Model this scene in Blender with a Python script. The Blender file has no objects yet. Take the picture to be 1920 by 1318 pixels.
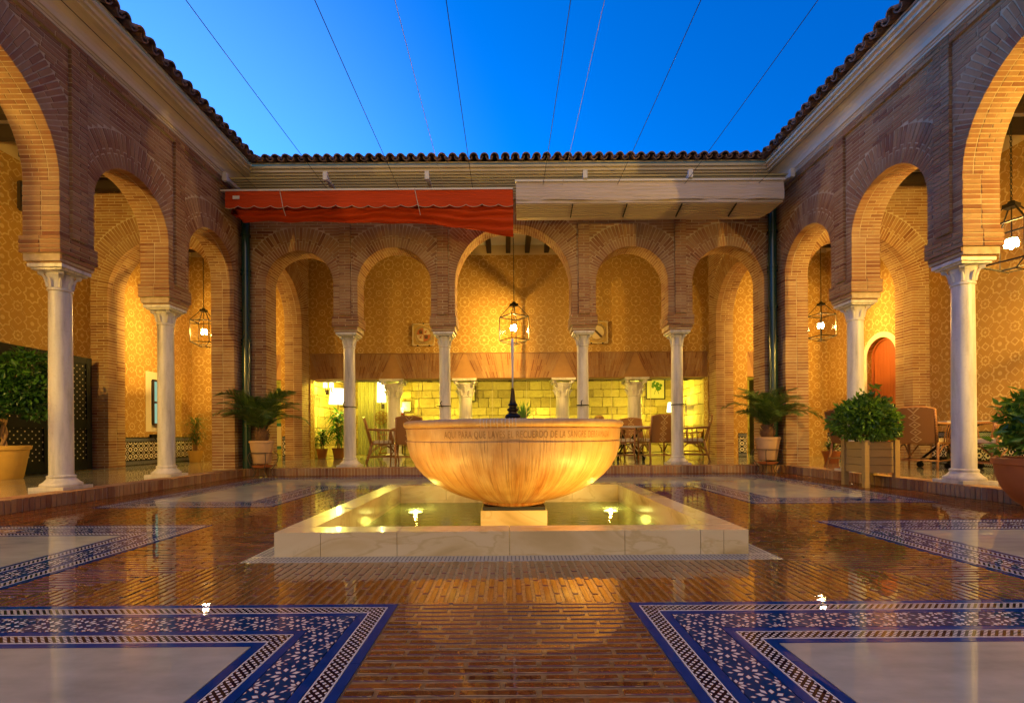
import bpy, bmesh, math, random
import numpy as np
from mathutils import Matrix, Vector, Euler
random.seed(7)
rng = np.random.default_rng(7)
R = math.radians
PI = math.pi
scene = bpy.context.scene
COL = scene.collection

# ------------------------------------------------------------------ camera
FPX = 915.0
cam_d = bpy.data.cameras.new('camera')
cam = bpy.data.objects.new('camera', cam_d)
COL.objects.link(cam)
cam_d.sensor_fit = 'HORIZONTAL'
cam_d.sensor_width = 36.0
cam_d.lens = 36.0 * FPX / 1920.0
cam_d.shift_y = (815 - 659) / 1920.0
cam_d.shift_x = 10 / 1920.0
cam_d.clip_start = 0.05
cam_d.clip_end = 500
CAMP = Vector((0, 0, 0.70))
YAW, ROLL = 0.0, R(-0.40)
cam.matrix_world = (Matrix.Translation(CAMP) @ Matrix.Rotation(YAW, 4, 'Z') @ Matrix.Rotation(R(90), 4, 'X')
                    @ Matrix.Rotation(ROLL, 4, 'Z'))
scene.camera = cam

# ------------------------------------------------------------------ world: dusk sky
world = bpy.data.worlds.new('World')
scene.world = world
world.use_nodes = True
wn = world.node_tree
wn.nodes.clear()
wout = wn.nodes.new('ShaderNodeOutputWorld')
wbg = wn.nodes.new('ShaderNodeBackground')
wsky = wn.nodes.new('ShaderNodeTexSky')
wsky.sky_type = 'NISHITA'
wsky.sun_disc = False
wsky.sun_elevation = R(-4.0)
wsky.sun_rotation = R(-52)
wsky.altitude = 200
wsky.air_density = 1.0
wsky.dust_density = 0.6
wsky.ozone_density = 4.0
wmul = wn.nodes.new('ShaderNodeMix'); wmul.data_type = 'RGBA'; wmul.blend_type = 'MULTIPLY'
wmul.inputs[0].default_value = 1.0
wmul.inputs[7].default_value = (0.0, 1.75, 1.50, 1)
SKY_STRENGTH = 24.0
wn.links.new(wsky.outputs['Color'], wmul.inputs[6])
# afterglow low in the west (far left), fading smoothly
wtc = wn.nodes.new('ShaderNodeTexCoord')
wdot = wn.nodes.new('ShaderNodeVectorMath'); wdot.operation = 'DOT_PRODUCT'
wdot.inputs[1].default_value = Vector((-0.62, 0.76, 0.18)).normalized()
wn.links.new(wtc.outputs['Generated'], wdot.inputs[0])
wmr = wn.nodes.new('ShaderNodeMapRange'); wmr.interpolation_type = 'SMOOTHSTEP'
wmr.inputs[1].default_value = 0.72; wmr.inputs[2].default_value = 1.10
wn.links.new(wdot.outputs['Value'], wmr.inputs[0])
wadd = wn.nodes.new('ShaderNodeMix'); wadd.data_type = 'RGBA'; wadd.blend_type = 'ADD'
wn.links.new(wmr.outputs[0], wadd.inputs[0])
wn.links.new(wmul.outputs[2], wadd.inputs[6])
wadd.inputs[7].default_value = (0.009, 0.010, 0.0, 1)
wbg.inputs['Strength'].default_value = SKY_STRENGTH
wn.links.new(wadd.outputs[2], wbg.inputs['Color'])
wn.links.new(wbg.outputs[0], wout.inputs['Surface'])

# one very soft, warm low "sun": unseen fill added from behind the camera for the far facade
sun_d = bpy.data.lights.new('sun', 'SUN')
sun_d.energy = 1.35; sun_d.angle = R(70); sun_d.color = (1.0, 0.66, 0.15)
sun = bpy.data.objects.new('sun', sun_d); COL.objects.link(sun)
SUN_EL, SUN_AZ = R(27), R(0)      # comes from behind the camera, slightly right
sd_ = Vector((math.sin(SUN_AZ) * math.cos(SUN_EL), -math.cos(SUN_AZ) * math.cos(SUN_EL), math.sin(SUN_EL)))
sun.rotation_euler = sd_.to_track_quat('Z', 'Y').to_euler()

scene.view_settings.view_transform = 'Standard'
scene.view_settings.look = 'None'
scene.view_settings.exposure = 0.0
scene.view_settings.gamma = 1.0
scene.view_settings.use_curve_mapping = False
scene.render.engine = 'CYCLES'
cy = scene.cycles
cy.use_denoising = True
try: cy.denoiser = 'OPENIMAGEDENOISE'
except Exception: pass
cy.max_bounces = 8
cy.diffuse_bounces = 4
cy.glossy_bounces = 4
cy.transmission_bounces = 4
cy.transparent_max_bounces = 12
cy.caustics_reflective = False
cy.caustics_refractive = False
cy.sample_clamp_indirect = 6.0
cy.use_light_tree = True

# ------------------------------------------------------------------ tagging and building helpers
def tag(o, label=None, cat=None, group=None, kind=None):
    if label: o['label'] = label
    if cat: o['category'] = cat
    if group: o['group'] = group
    if kind: o['kind'] = kind
    return o

def thing(name, label, cat, loc=(0, 0, 0), rz=0.0, group=None):
    o = bpy.data.objects.new(name, None)
    o.empty_display_size = 0.1
    COL.objects.link(o)
    o.location = loc
    o.rotation_euler = (0, 0, rz)
    return tag(o, label, cat, group)

def root_offset(p):
    v = Vector((0, 0, 0))
    while p is not None:
        v += p.location
        p = p.parent
    return v

def link_mesh(name, me, mat=None, parent=None):
    o = bpy.data.objects.new(name, me)
    COL.objects.link(o)
    if mat is not None and len(me.materials) == 0:
        me.materials.append(mat)
    if parent is not None:
        o.parent = parent
    return o

class MB:
    """collects faces; build() links ONE mesh object"""
    def __init__(s):
        s.v = []; s.f = []; s.uv = {}; s.n = 0
    def add(s, verts, faces, uvs=None):
        b = s.n
        s.v.extend([tuple(x) for x in verts]); s.n += len(verts)
        for i, f in enumerate(faces):
            if uvs is not None: s.uv[len(s.f)] = uvs[i]
            s.f.append(tuple(b + k for k in f))
    def box(s, c, d, M=None):
        hx, hy, hz = d[0] / 2, d[1] / 2, d[2] / 2
        vs = [Vector((x, y, z)) for z in (-hz, hz) for y in (-hy, hy) for x in (-hx, hx)]
        if M is not None: vs = [M @ v for v in vs]
        vs = [v + Vector(c) for v in vs]
        s.add(vs, [(0, 2, 3, 1), (4, 5, 7, 6), (0, 1, 5, 4), (2, 6, 7, 3), (0, 4, 6, 2), (1, 3, 7, 5)])
        return s
    def box2(s, a, b):
        return s.box([(a[i] + b[i]) / 2 for i in range(3)], [abs(b[i] - a[i]) for i in range(3)])
    def prism(s, poly, z0, z1):
        """poly: list of (x,y) ccw"""
        n = len(poly)
        vs = [(x, y, z0) for x, y in poly] + [(x, y, z1) for x, y in poly]
        fs = [tuple(range(n - 1, -1, -1)), tuple(range(n, 2 * n))]
        fs += [(i, (i + 1) % n, n + (i + 1) % n, n + i) for i in range(n)]
        s.add(vs, fs); return s
    def lathe(s, prof, seg=32, c=(0, 0, 0), uv=False, cap=True):
        """prof list of (r,z)"""
        m = len(prof)
        vs = []
        for j in range(seg):
            a = 2 * PI * j / seg
            for r, z in prof: vs.append((c[0] + r * math.cos(a), c[1] + r * math.sin(a), c[2] + z))
        fs = []; uvs = []
        for j in range(seg):
            k = (j + 1) % seg
            for i in range(m - 1):
                fs.append((j * m + i, k * m + i, k * m + i + 1, j * m + i + 1))
                uvs.append(((j / seg, prof[i][1]), ((j + 1) / seg, prof[i][1]), ((j + 1) / seg, prof[i + 1][1]), (j / seg, prof[i + 1][1])))
        if cap:
            if prof[0][0] > 1e-5: fs.append(tuple(j * m for j in range(seg))[::-1]); uvs.append([(0, 0)] * seg)
            if prof[-1][0] > 1e-5: fs.append(tuple(j * m + m - 1 for j in range(seg))); uvs.append([(0, 0)] * seg)
        s.add(vs, fs, uvs if uv else None); return s
    def tube(s, pts, rad, seg=8, closed=False):
        pts = [Vector(p) for p in pts]
        n = len(pts)
        rads = rad if isinstance(rad, (list, tuple)) else [rad] * n
        up = Vector((0, 0, 1))
        vs = []
        prev = None
        for i, p in enumerate(pts):
            a = pts[(i - 1) % n] if (i > 0 or closed) else p
            b = pts[(i + 1) % n] if (i < n - 1 or closed) else p
            t = (b - a).normalized()
            if prev is None:
                side = t.cross(up)
                if side.length < 1e-3: side = t.cross(Vector((1, 0, 0)))
                side.normalize()
            else:
                side = prev - t * prev.dot(t)
                if side.length < 1e-4: side = t.cross(up)
                side.normalize()
            prev = side
            nn = side.cross(t).normalized()
            for k in range(seg):
                a_ = 2 * PI * k / seg
                vs.append(p + (side * math.cos(a_) + nn * math.sin(a_)) * rads[i])
        fs = []
        for i in range(n if closed else n - 1):
            j = (i + 1) % n
            for k in range(seg):
                l = (k + 1) % seg
                fs.append((i * seg + k, i * seg + l, j * seg + l, j * seg + k))
        if not closed:
            fs.append(tuple(range(seg))[::-1]); fs.append(tuple((n - 1) * seg + k for k in range(seg)))
        s.add(vs, fs); return s
    def bar(s, a, b, w, h=None):
        """rectangular bar from a to b"""
        a = Vector(a); b = Vector(b); t = b - a; L = t.length; t.normalize()
        up = Vector((0, 0, 1)) if abs(t.z) < 0.95 else Vector((0, 1, 0))
        x = t.cross(up).normalized(); z = x.cross(t).normalized()
        M = Matrix((x, t, z)).transposed()
        s.box((a + b) / 2, (w, L, h or w), M); return s
    def build(s, name, mat=None, parent=None, world=True, smooth=False, kind=None, label=None):
        off = root_offset(parent) if (world and parent is not None) else Vector((0, 0, 0))
        me = bpy.data.meshes.new(name)
        vs = np.array(s.v, dtype=float).reshape(-1, 3) - np.array(off)
        me.from_pydata(vs.tolist(), [], s.f)
        if s.uv:
            ul = me.uv_layers.new(name='UVMap')
            for fi, p in enumerate(me.polygons):
                u = s.uv.get(fi)
                if u is None: continue
                for k, li in enumerate(p.loop_indices): ul.data[li].uv = u[k]
        if smooth is not False:
            me.polygons.foreach_set('use_smooth', [True] * len(me.polygons))
            if smooth is not True: me.set_sharp_from_angle(angle=R(smooth))
        me.update()
        o = link_mesh(name, me, mat, parent)
        if kind: o['kind'] = kind
        if label: o['label'] = label
        return o

def copy_tree(o, parent=None):
    c = o.copy()
    COL.objects.link(c)
    if parent is not None: c.parent = parent
    for ch in list(o.children): copy_tree(ch, c)
    return c

# ------------------------------------------------------------------ pieces (bricks, tiles, stones): biggest 300 single, rest joined
def mesh_arrays(me):
    v = np.empty(len(me.vertices) * 3); me.vertices.foreach_get('co', v)
    return v.reshape(-1, 3), [tuple(p.vertices) for p in me.polygons]

def unit_cube_mesh(name):
    mb = MB().box((0, 0, 0), (1, 1, 1))
    me = bpy.data.meshes.new(name); me.from_pydata([tuple(x) for x in mb.v], [], mb.f); me.update()
    return me

def emit(pieces, parent, mat, name, rest_name, cap=300, minpx=0.0):
    """pieces: (mesh, 4x4 matrix, size) -> objects"""
    cm = cam.matrix_world.inverted()
    scored = []
    for i, (me, M, sz) in enumerate(pieces):
        p = cm @ M.translation
        s = 0.0
        if p.z < -0.3:
            x = -p.x / p.z * FPX; y = -p.y / p.z * FPX
            if abs(x) < 960 and -640 < y < 960:
                s = sz / (-p.z) * FPX
        scored.append((s, i))
    scored.sort(reverse=True)
    single = [i for s, i in scored[:cap] if s > max(minpx, 1.0)]
    ss = set(single)
    off = root_offset(parent)
    T = Matrix.Translation(-off)
    for i in single:
        me, M, sz = pieces[i]
        o = bpy.data.objects.new(name, me)
        COL.objects.link(o)
        o.parent = parent
        o.matrix_local = T @ M
        if len(me.materials) == 0: me.materials.append(mat)
    rest = [i for i in range(len(pieces)) if i not in ss]
    if rest:
        VV = []; FF = []; n = 0
        cache = {}
        for i in rest:
            me, M, sz = pieces[i]
            if me.name not in cache: cache[me.name] = mesh_arrays(me)
            v, f = cache[me.name]
            A = np.array(M)
            VV.append(v @ A[:3, :3].T + A[:3, 3] - np.array(off))
            FF.extend([tuple(n + k for k in q) for q in f]); n += len(v)
        m2 = bpy.data.meshes.new(rest_name)
        m2.from_pydata(np.concatenate(VV).tolist(), [], FF); m2.update()
        o = link_mesh(rest_name, m2, mat, parent)
        o['kind'] = 'stuff'
        return o

# ------------------------------------------------------------------ node helper
class NT:
    def __init__(s, name):
        s.mat = bpy.data.materials.new(name); s.mat.use_nodes = True
        s.t = s.mat.node_tree; s.t.nodes.clear()
        s.out = s.n('ShaderNodeOutputMaterial')
    def n(s, t, **kw):
        nd = s.t.nodes.new(t)
        for k, v in kw.items(): setattr(nd, k, v)
        return nd
    def L(s, a, b): s.t.links.new(a, b)
    def put(s, sock, v):
        if hasattr(v, 'is_linked') or isinstance(v, bpy.types.NodeSocket): s.L(v, sock)
        else: sock.default_value = v
    def m(s, op, a, b=0.0, c=0.0, clamp=False):
        nd = s.n('ShaderNodeMath', operation=op); nd.use_clamp = clamp
        s.put(nd.inputs[0], a); s.put(nd.inputs[1], b); s.put(nd.inputs[2], c)
        return nd.outputs[0]
    def mix(s, f, a, b, mode='MIX'):
        nd = s.n('ShaderNodeMix', data_type='RGBA', blend_type=mode)
        s.put(nd.inputs[0], f)
        s.put(nd.inputs[6], (*a, 1) if isinstance(a, tuple) and len(a) == 3 else a)
        s.put(nd.inputs[7], (*b, 1) if isinstance(b, tuple) and len(b) == 3 else b)
        return nd.outputs[2]
    def pos(s):
        return s.n('ShaderNodeNewGeometry').outputs['Position']
    def sep(s, v):
        nd = s.n('ShaderNodeSeparateXYZ'); s.L(v, nd.inputs[0]); return nd.outputs
    def comb(s, x, y, z=0.0):
        nd = s.n('ShaderNodeCombineXYZ'); s.put(nd.inputs[0], x); s.put(nd.inputs[1], y); s.put(nd.inputs[2], z); return nd.outputs[0]
    def noise(s, vec, scale, detail=3, rough=0.5, out='Fac'):
        nd = s.n('ShaderNodeTexNoise'); s.L(vec, nd.inputs['Vector'])
        nd.inputs['Scale'].default_value = scale; nd.inputs['Detail'].default_value = detail
        nd.inputs['Roughness'].default_value = rough
        return nd.outputs[out]
    def ramp(s, f, stops):
        nd = s.n('ShaderNodeValToRGB'); s.L(f, nd.inputs[0])
        e = nd.color_ramp.elements
        while len(e) < len(stops): e.new(0.5)
        for i, (p, c) in enumerate(stops):
            e[i].position = p; e[i].color = (*c, 1) if len(c) == 3 else c
        return nd.outputs[0]
    def mapr(s, f, a, b, c=0.0, d=1.0):
        nd = s.n('ShaderNodeMapRange'); s.L(f, nd.inputs[0])
        for i, v in enumerate((a, b, c, d)): nd.inputs[1 + i].default_value = v
        return nd.outputs[0]
    def vmul(s, v, k):
        nd = s.n('ShaderNodeVectorMath', operation='MULTIPLY'); s.L(v, nd.inputs[0]); nd.inputs[1].default_value = k; return nd.outputs[0]
    def bump(s, h, strength=0.3, dist=0.01, normal=None):
        nd = s.n('ShaderNodeBump'); nd.inputs['Strength'].default_value = strength
        nd.inputs['Distance'].default_value = dist; s.L(h, nd.inputs['Height'])
        if normal is not None: s.L(normal, nd.inputs['Normal'])
        return nd.outputs[0]
    def rnd(s):
        a = s.n('ShaderNodeNewGeometry').outputs['Random Per Island']
        b = s.n('ShaderNodeObjectInfo').outputs['Random']
        return s.m('FRACT', s.m('ADD', a, b))
    def pbsdf(s, color, rough=0.6, normal=None, metallic=0.0, coat=0.0, coat_rough=0.03, coat_normal=None, coat_ior=1.33, spec=0.5, emit=None, emit_s=0.0, trans=0.0, ior=1.45):
        p = s.n('ShaderNodeBsdfPrincipled')
        s.put(p.inputs['Base Color'], (*color, 1) if isinstance(color, tuple) and len(color) == 3 else color)
        s.put(p.inputs['Roughness'], rough)
        s.put(p.inputs['Metallic'], metallic)
        s.put(p.inputs['Specular IOR Level'], spec)
        s.put(p.inputs['Coat Weight'], coat)
        s.put(p.inputs['Coat Roughness'], coat_rough)
        p.inputs['Coat IOR'].default_value = coat_ior
        p.inputs['IOR'].default_value = ior
        p.inputs['Transmission Weight'].default_value = trans
        if normal is not None: s.L(normal, p.inputs['Normal'])
        if coat_normal is not None: s.L(coat_normal, p.inputs['Coat Normal'])
        if emit is not None:
            s.put(p.inputs['Emission Color'], (*emit, 1)); p.inputs['Emission Strength'].default_value = emit_s
        s.L(p.outputs[0], s.out.inputs['Surface'])
        return p

M = {}
def simple(name, c, rough=0.6, metallic=0.0, var=0.0, nscale=20, bump=0.0, spec=0.5):
    t = NT(name)
    col = (*c, 1)
    nrm = None
    if var or bump:
        f = t.noise(t.pos(), nscale, 4)
        if var: col = t.mix(f, tuple(x * (1 - var) for x in c), tuple(min(1, x * (1 + var)) for x in c))
        if bump: nrm = t.bump(f, bump, 0.01)
    t.pbsdf(col if not isinstance(col, tuple) else col[:3], rough, nrm, metallic, spec=spec)
    M[name] = t.mat
    return t.mat

# water film over the wet courtyard: shared world-space ripple used as coat normal
def wet_coat(t, amount=1.0):
    P = t.pos()
    n1 = t.noise(t.vmul(P, (1.0, 0.7, 1.0)), 9.0, 2, 0.5)
    n2 = t.noise(t.vmul(P, (1.0, 1.6, 1.0)), 38.0, 2, 0.55)
    mask = t.mapr(t.noise(P, 1.1, 2), 0.50, 0.66)
    h = t.m('ADD', t.m('MULTIPLY', n1, 0.28), t.m('MULTIPLY', n2, t.m('MULTIPLY', mask, 0.16)))
    return t.bump(h, amount, 0.0024)

def wet_rough(t):
    P = t.pos()
    return t.mapr(t.m('ADD', t.noise(P, 1.7, 4, 0.6), t.m('MULTIPLY', t.noise(P, 14, 3, 0.6), 0.25)), 0.60, 0.84, 0.006, 0.16)

def mat_brick_wall():
    t = NT('wall_brick')
    r = t.rnd()
    c = t.ramp(r, [(0.0, (0.20, 0.065, 0.028)), (0.2, (0.31, 0.145, 0.062)), (0.5, (0.39, 0.22, 0.095)), (0.8, (0.28, 0.115, 0.050)), (1.0, (0.46, 0.29, 0.14))])
    f = t.noise(t.pos(), 30, 4, 0.65)
    c = t.mix(t.mapr(f, 0.3, 0.75, 0, 0.55), c, (0.22, 0.14, 0.09))
    d = t.noise(t.pos(), 2.2, 3)
    c = t.mix(t.mapr(d, 0.45, 0.75, 0, 0.35), c, (0.50, 0.38, 0.25))
    t.pbsdf(c, 0.82, t.bump(t.noise(t.pos(), 90, 4, 0.6), 0.5, 0.006), spec=0.3)
    M['brick'] = t.mat
    t = NT('lime_mortar')
    f = t.noise(t.pos(), 12, 4, 0.6)
    c = t.ramp(f, [(0.3, (0.42, 0.32, 0.20)), (0.7, (0.60, 0.49, 0.33))])
    t.pbsdf(c, 0.9, t.bump(t.noise(t.pos(), 120, 3), 0.5, 0.004), spec=0.2)
    M['mortar'] = t.mat
mat_brick_wall()

def mat_floor():
    t = NT('wet_floor_brick')
    r = t.rnd()
    c = t.ramp(r, [(0.0, (0.080, 0.020, 0.004)), (0.35, (0.13, 0.032, 0.006)), (0.7, (0.19, 0.054, 0.009)), (1.0, (0.10, 0.027, 0.006))])
    f = t.noise(t.pos(), 55, 4, 0.65)
    c = t.mix(t.mapr(f, 0.45, 0.8, 0, 0.6), c, (0.06, 0.022, 0.012))
    t.pbsdf(c, 0.6, t.bump(f, 0.5, 0.003), coat=1.0, coat_rough=wet_rough(t), coat_normal=wet_coat(t), coat_ior=2.0, spec=0.05)
    M['floor_brick'] = t.mat
    t = NT('wet_floor_mortar')
    f = t.noise(t.pos(), 40, 4, 0.6)
    c = t.ramp(f, [(0.3, (0.16, 0.095, 0.040)), (0.7, (0.27, 0.165, 0.075))])
    t.pbsdf(c, 0.7, t.bump(t.noise(t.pos(), 160, 3), 0.4, 0.002), coat=1.0, coat_rough=wet_rough(t), coat_normal=wet_coat(t), coat_ior=2.0, spec=0.05)
    M['floor_mortar'] = t.mat
    t = NT('wet_white_marble')
    P = t.pos()
    w = t.noise(P, 1.6, 6, 0.62)
    w2 = t.noise(t.vmul(P, (1, 3, 1)), 4.5, 5, 0.6)
    c = t.ramp(t.m('ADD', t.m('MULTIPLY', w, 0.6), t.m('MULTIPLY', w2, 0.4)), [(0.32, (0.19, 0.19, 0.175)), (0.5, (0.27, 0.27, 0.25)), (0.68, (0.34, 0.34, 0.315))])
    t.pbsdf(c, 0.6, coat=0.7, coat_rough=0.015, coat_normal=wet_coat(t, 0.12), coat_ior=1.33, spec=0.0)
    M['floor_marble'] = t.mat
    # tiles: UV in metres, u along, v across strip (0..w)
    def glaze(name, c, rough=0.12):
        t2.pbsdf(c, 0.6, coat=0.7, coat_rough=0.012, coat_normal=wet_coat(t2, 0.10), coat_ior=1.33, spec=0.0)
    t2 = NT('cobalt_blue_glaze')
    f = t2.noise(t2.pos(), 14, 3)
    glaze('b', t2.mix(f, (0.003, 0.020, 0.12), (0.006, 0.036, 0.20)))
    M['tile_blue'] = t2.mat
    # small interlace strip, .065 wide
    t2 = NT('interlace_pattern_glaze')
    uv = t2.n('ShaderNodeUVMap'); uv.uv_map = 'UVMap'
    s = t2.sep(uv.outputs[0]); u, v = s[0], s[1]
    k = 1 / 0.0260
    vv = t2.m('SUBTRACT', v, 0.0325)
    a = t2.m('MULTIPLY', t2.m('ADD', u, vv), k); b = t2.m('MULTIPLY', t2.m('SUBTRACT', u, vv), k)
    fa = t2.m('ABSOLUTE', t2.m('SUBTRACT', t2.m('FRACT', a), 0.5)); fb = t2.m('ABSOLUTE', t2.m('SUBTRACT', t2.m('FRACT', b), 0.5))
    # white lozenges in the middle of each diamond cell, dark bands between
    loz = t2.m('LESS_THAN', t2.m('MAXIMUM', fa, fb), 0.26)
    slit = t2.m('LESS_THAN', t2.m('ABSOLUTE', t2.m('SUBTRACT', t2.m('MAXIMUM', fa, fb), 0.43)), 0.022)
    inner = t2.m('LESS_THAN', t2.m('ABSOLUTE', vv), 0.0265)
    white = t2.m('MAXIMUM', t2.m('MULTIPLY', t2.m('MAXIMUM', loz, t2.m('MULTIPLY', slit, 0.0)), inner), t2.m('GREATER_THAN', t2.m('ABSOLUTE', vv), 0.0280))
    glaze('p', t2.mix(white, (0.014, 0.004, 0.009), (0.56, 0.53, 0.54)))
    M['tile_interlace'] = t2.mat
    # eight point star strip, .133 wide
    t2 = NT('eight_point_star_glaze')
    uv = t2.n('ShaderNodeUVMap'); uv.uv_map = 'UVMap'
    s = t2.sep(uv.outputs[0]); u, v = s[0], s[1]
    W = 0.133
    def star(cu, cv, r0, r1, k0, k1, off):
        # ring of eight kites between radii r0 and r1 of a cell
        r_ = t2.m('SQRT', t2.m('ADD', t2.m('MULTIPLY', cu, cu), t2.m('MULTIPLY', cv, cv)))
        th = t2.m('ARCTAN2', cv, cu)
        q = t2.m('SUBTRACT', t2.m('FRACT', t2.m('ADD', t2.m('MULTIPLY', th, 8 / (2 * PI)), off)), 0.5)
        lat = t2.m('MULTIPLY', t2.m('ABSOLUTE', t2.m('MULTIPLY', q, 2 * PI / 8)), r_)
        wid = t2.m('MINIMUM', t2.m('MULTIPLY', t2.m('SUBTRACT', r_, r0), k0), t2.m('MULTIPLY', t2.m('SUBTRACT', r1, r_), k1))
        return t2.m('SUBTRACT', wid, lat)
    fu = t2.m('SUBTRACT', t2.m('FRACT', t2.m('DIVIDE', u, W)), 0.5)
    fv = t2.m('SUBTRACT', t2.m('DIVIDE', v, W), 0.5)
    fu2 = t2.m('SUBTRACT', t2.m('FRACT', t2.m('ADD', t2.m('DIVIDE', u, W), 0.5)), 0.5)
    fv2 = t2.m('SUBTRACT', 0.5, t2.m('ABSOLUTE', fv))
    dd = star(fu, fv, 0.13, 0.31, 0.55, 0.65, 0.0)
    dd = t2.m('MAXIMUM', dd, star(fu, fv, 0.33, 0.45, 0.55, 0.55, 0.5))
    dd = t2.m('MAXIMUM', dd, star(fu2, fv2, 0.06, 0.21, 0.50, 0.60, 0.0))
    dd = t2.m('MAXIMUM', dd, star(fu2, fv2, 0.225, 0.31, 0.50, 0.50, 0.5))
    base = t2.mix(t2.noise(t2.pos(), 30, 2), (0.004, 0.022, 0.085), (0.007, 0.035, 0.13))
    c = t2.mix(t2.m('GREATER_THAN', dd, -0.012), base, (0.20, 0.07, 0.03))
    c = t2.mix(t2.m('GREATER_THAN', dd, 0.0), c, (0.56, 0.54, 0.54))
    glaze('s', c)
    M['tile_star'] = t2.mat
mat_floor()

def mat_plaster_pattern():
    t = NT('sgraffito_plaster')
    P = t.pos(); s = t.sep(P)
    CELL = 0.46
    U = t.m('DIVIDE', t.m('ADD', s[0], s[1]), CELL); V = t.m('DIVIDE', s[2], CELL)
    fu = t.m('ABSOLUTE', t.m('SUBTRACT', t.m('FRACT', U), 0.5)); fv = t.m('ABSOLUTE', t.m('SUBTRACT', t.m('FRACT', V), 0.5))
    def two_sq(a, b):
        return t.m('MINIMUM', t.m('MAXIMUM', a, b), t.m('DIVIDE', t.m('ADD', a, b), 1.41421))
    def line(d, w): return t.m('SUBTRACT', w, t.m('ABSOLUTE', d))
    def disc(a, b, r): return t.m('SUBTRACT', r, t.m('SQRT', t.m('ADD', t.m('MULTIPLY', a, a), t.m('MULTIPLY', b, b))))
    gu = t.m('SUBTRACT', 0.5, fu); gv = t.m('SUBTRACT', 0.5, fv)
    w = 0.026
    e = line(t.m('SUBTRACT', two_sq(fu, fv), 0.21), w)
    e = t.m('MAXIMUM', e, disc(fu, fv, 0.075))
    # corners: smaller eight point ring with disc
    e = t.m('MAXIMUM', e, line(t.m('SUBTRACT', two_sq(gu, gv), 0.12), w * 0.9))
    e = t.m('MAXIMUM', e, disc(gu, gv, 0.045))
    # diamonds on cell edges
    d1 = t.m('ADD', gu, fv); d2 = t.m('ADD', fu, gv)
    e = t.m('MAXIMUM', e, line(t.m('SUBTRACT', d1, 0.13), w)); e = t.m('MAXIMUM', e, line(t.m('SUBTRACT', d2, 0.13), w))
    # diagonal straps joining the rings
    dg = t.m('SUBTRACT', fu, fv)
    between = t.m('SUBTRACT', 0.085, t.m('ABSOLUTE', t.m('SUBTRACT', t.m('ADD', fu, fv), 0.60)))
    e = t.m('MAXIMUM', e, t.m('MINIMUM', line(t.m('SUBTRACT', t.m('ABSOLUTE', dg), 0.05), w * 0.7), between))
    wear = t.m('MULTIPLY', t.m('SUBTRACT', t.noise(P, 60, 3, 0.6), 0.5), 0.035)
    mk = t.mapr(t.m('ADD', e, wear), -0.004, 0.006)
    top = t.m('LESS_THAN', s[2], 5.04)
    mk = t.m('MULTIPLY', mk, top)
    mk = t.m('MULTIPLY', mk, t.mapr(t.noise(P, 2.3, 4, 0.6), 0.30, 0.62, 0.60, 1.0))
    n = t.noise(P, 1.3, 4, 0.55); n2 = t.noise(P, 25, 4, 0.6)
    g = t.mix(n, (0.37, 0.195, 0.045), (0.47, 0.27, 0.070))
    g = t.mix(t.mapr(n2, 0.3, 0.7, 0, 0.3), g, (0.34, 0.21, 0.09))
    g = t.mix(top, (0.60, 0.47, 0.28), g)
    l = t.mix(n, (0.55, 0.37, 0.14), (0.66, 0.48, 0.205))
    c = t.mix(mk, g, l)
    h = t.m('ADD', mk, t.m('MULTIPLY', n2, 0.4))
    c = t.mix(t.mapr(t.noise(t.vmul(P, (1, 1, .35)), 3.1, 5, 0.65), 0.55, 0.8, 0, 0.45), c, (0.30, 0.17, 0.065))
    t.pbsdf(c, 0.85, t.bump(h, 0.7, 0.010), spec=0.25)
    M['sgraffito'] = t.mat
    # dado tiles
    t = NT('star_dado_glaze')
    P = t.pos(); s = t.sep(P); CELL = 0.145
    U = t.m('DIVIDE', t.m('ADD', s[0], s[1]), CELL); V = t.m('DIVIDE', t.m('SUBTRACT', s[2], 0.235), CELL)
    fu = t.m('ABSOLUTE', t.m('SUBTRACT', t.m('FRACT', U), 0.5)); fv = t.m('ABSOLUTE', t.m('SUBTRACT', t.m('FRACT', V), 0.5))
    gu = t.m('SUBTRACT', 0.5, fu); gv = t.m('SUBTRACT', 0.5, fv)
    def two(a, b): return t.m('MINIMUM', t.m('MAXIMUM', a, b), t.m('DIVIDE', t.m('ADD', a, b), 1.41421))
    e = t.m('SUBTRACT', 0.07, t.m('ABSOLUTE', t.m('SUBTRACT', two(fu, fv), 0.20)))
    e = t.m('MAXIMUM', e, t.m('SUBTRACT', 0.045, t.m('ABSOLUTE', t.m('SUBTRACT', two(gu, gv), 0.15))))
    e = t.m('MAXIMUM', e, t.m('SUBTRACT', 0.03, t.m('ABSOLUTE', t.m('SUBTRACT', t.m('ADD', gu, fv), 0.16))))
    c = t.mix(t.m('GREATER_THAN', e, 0.0), (0.015, 0.016, 0.030), (0.66, 0.60, 0.46))
    t.pbsdf(c, 0.15, spec=0.6)
    M['dado'] = t.mat
    t = NT('dado_border_glaze')
    P = t.pos(); s = t.sep(P)
    k = 1 / 0.03
    a = t.m('FRACT', t.m('MULTIPLY', t.m('ADD', t.m('ADD', s[0], s[1]), s[2]), k)); b = t.m('FRACT', t.m('MULTIPLY', t.m('SUBTRACT', t.m('ADD', s[0], s[1]), s[2]), k))
    e = t.m('MULTIPLY', t.m('GREATER_THAN', a, 0.4), t.m('GREATER_THAN', b, 0.4))
    c = t.mix(e, (0.03, 0.035, 0.07), (0.33, 0.34, 0.36))
    t.pbsdf(c, 0.15, spec=0.6)
    M['dado_border'] = t.mat
mat_plaster_pattern()

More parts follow.
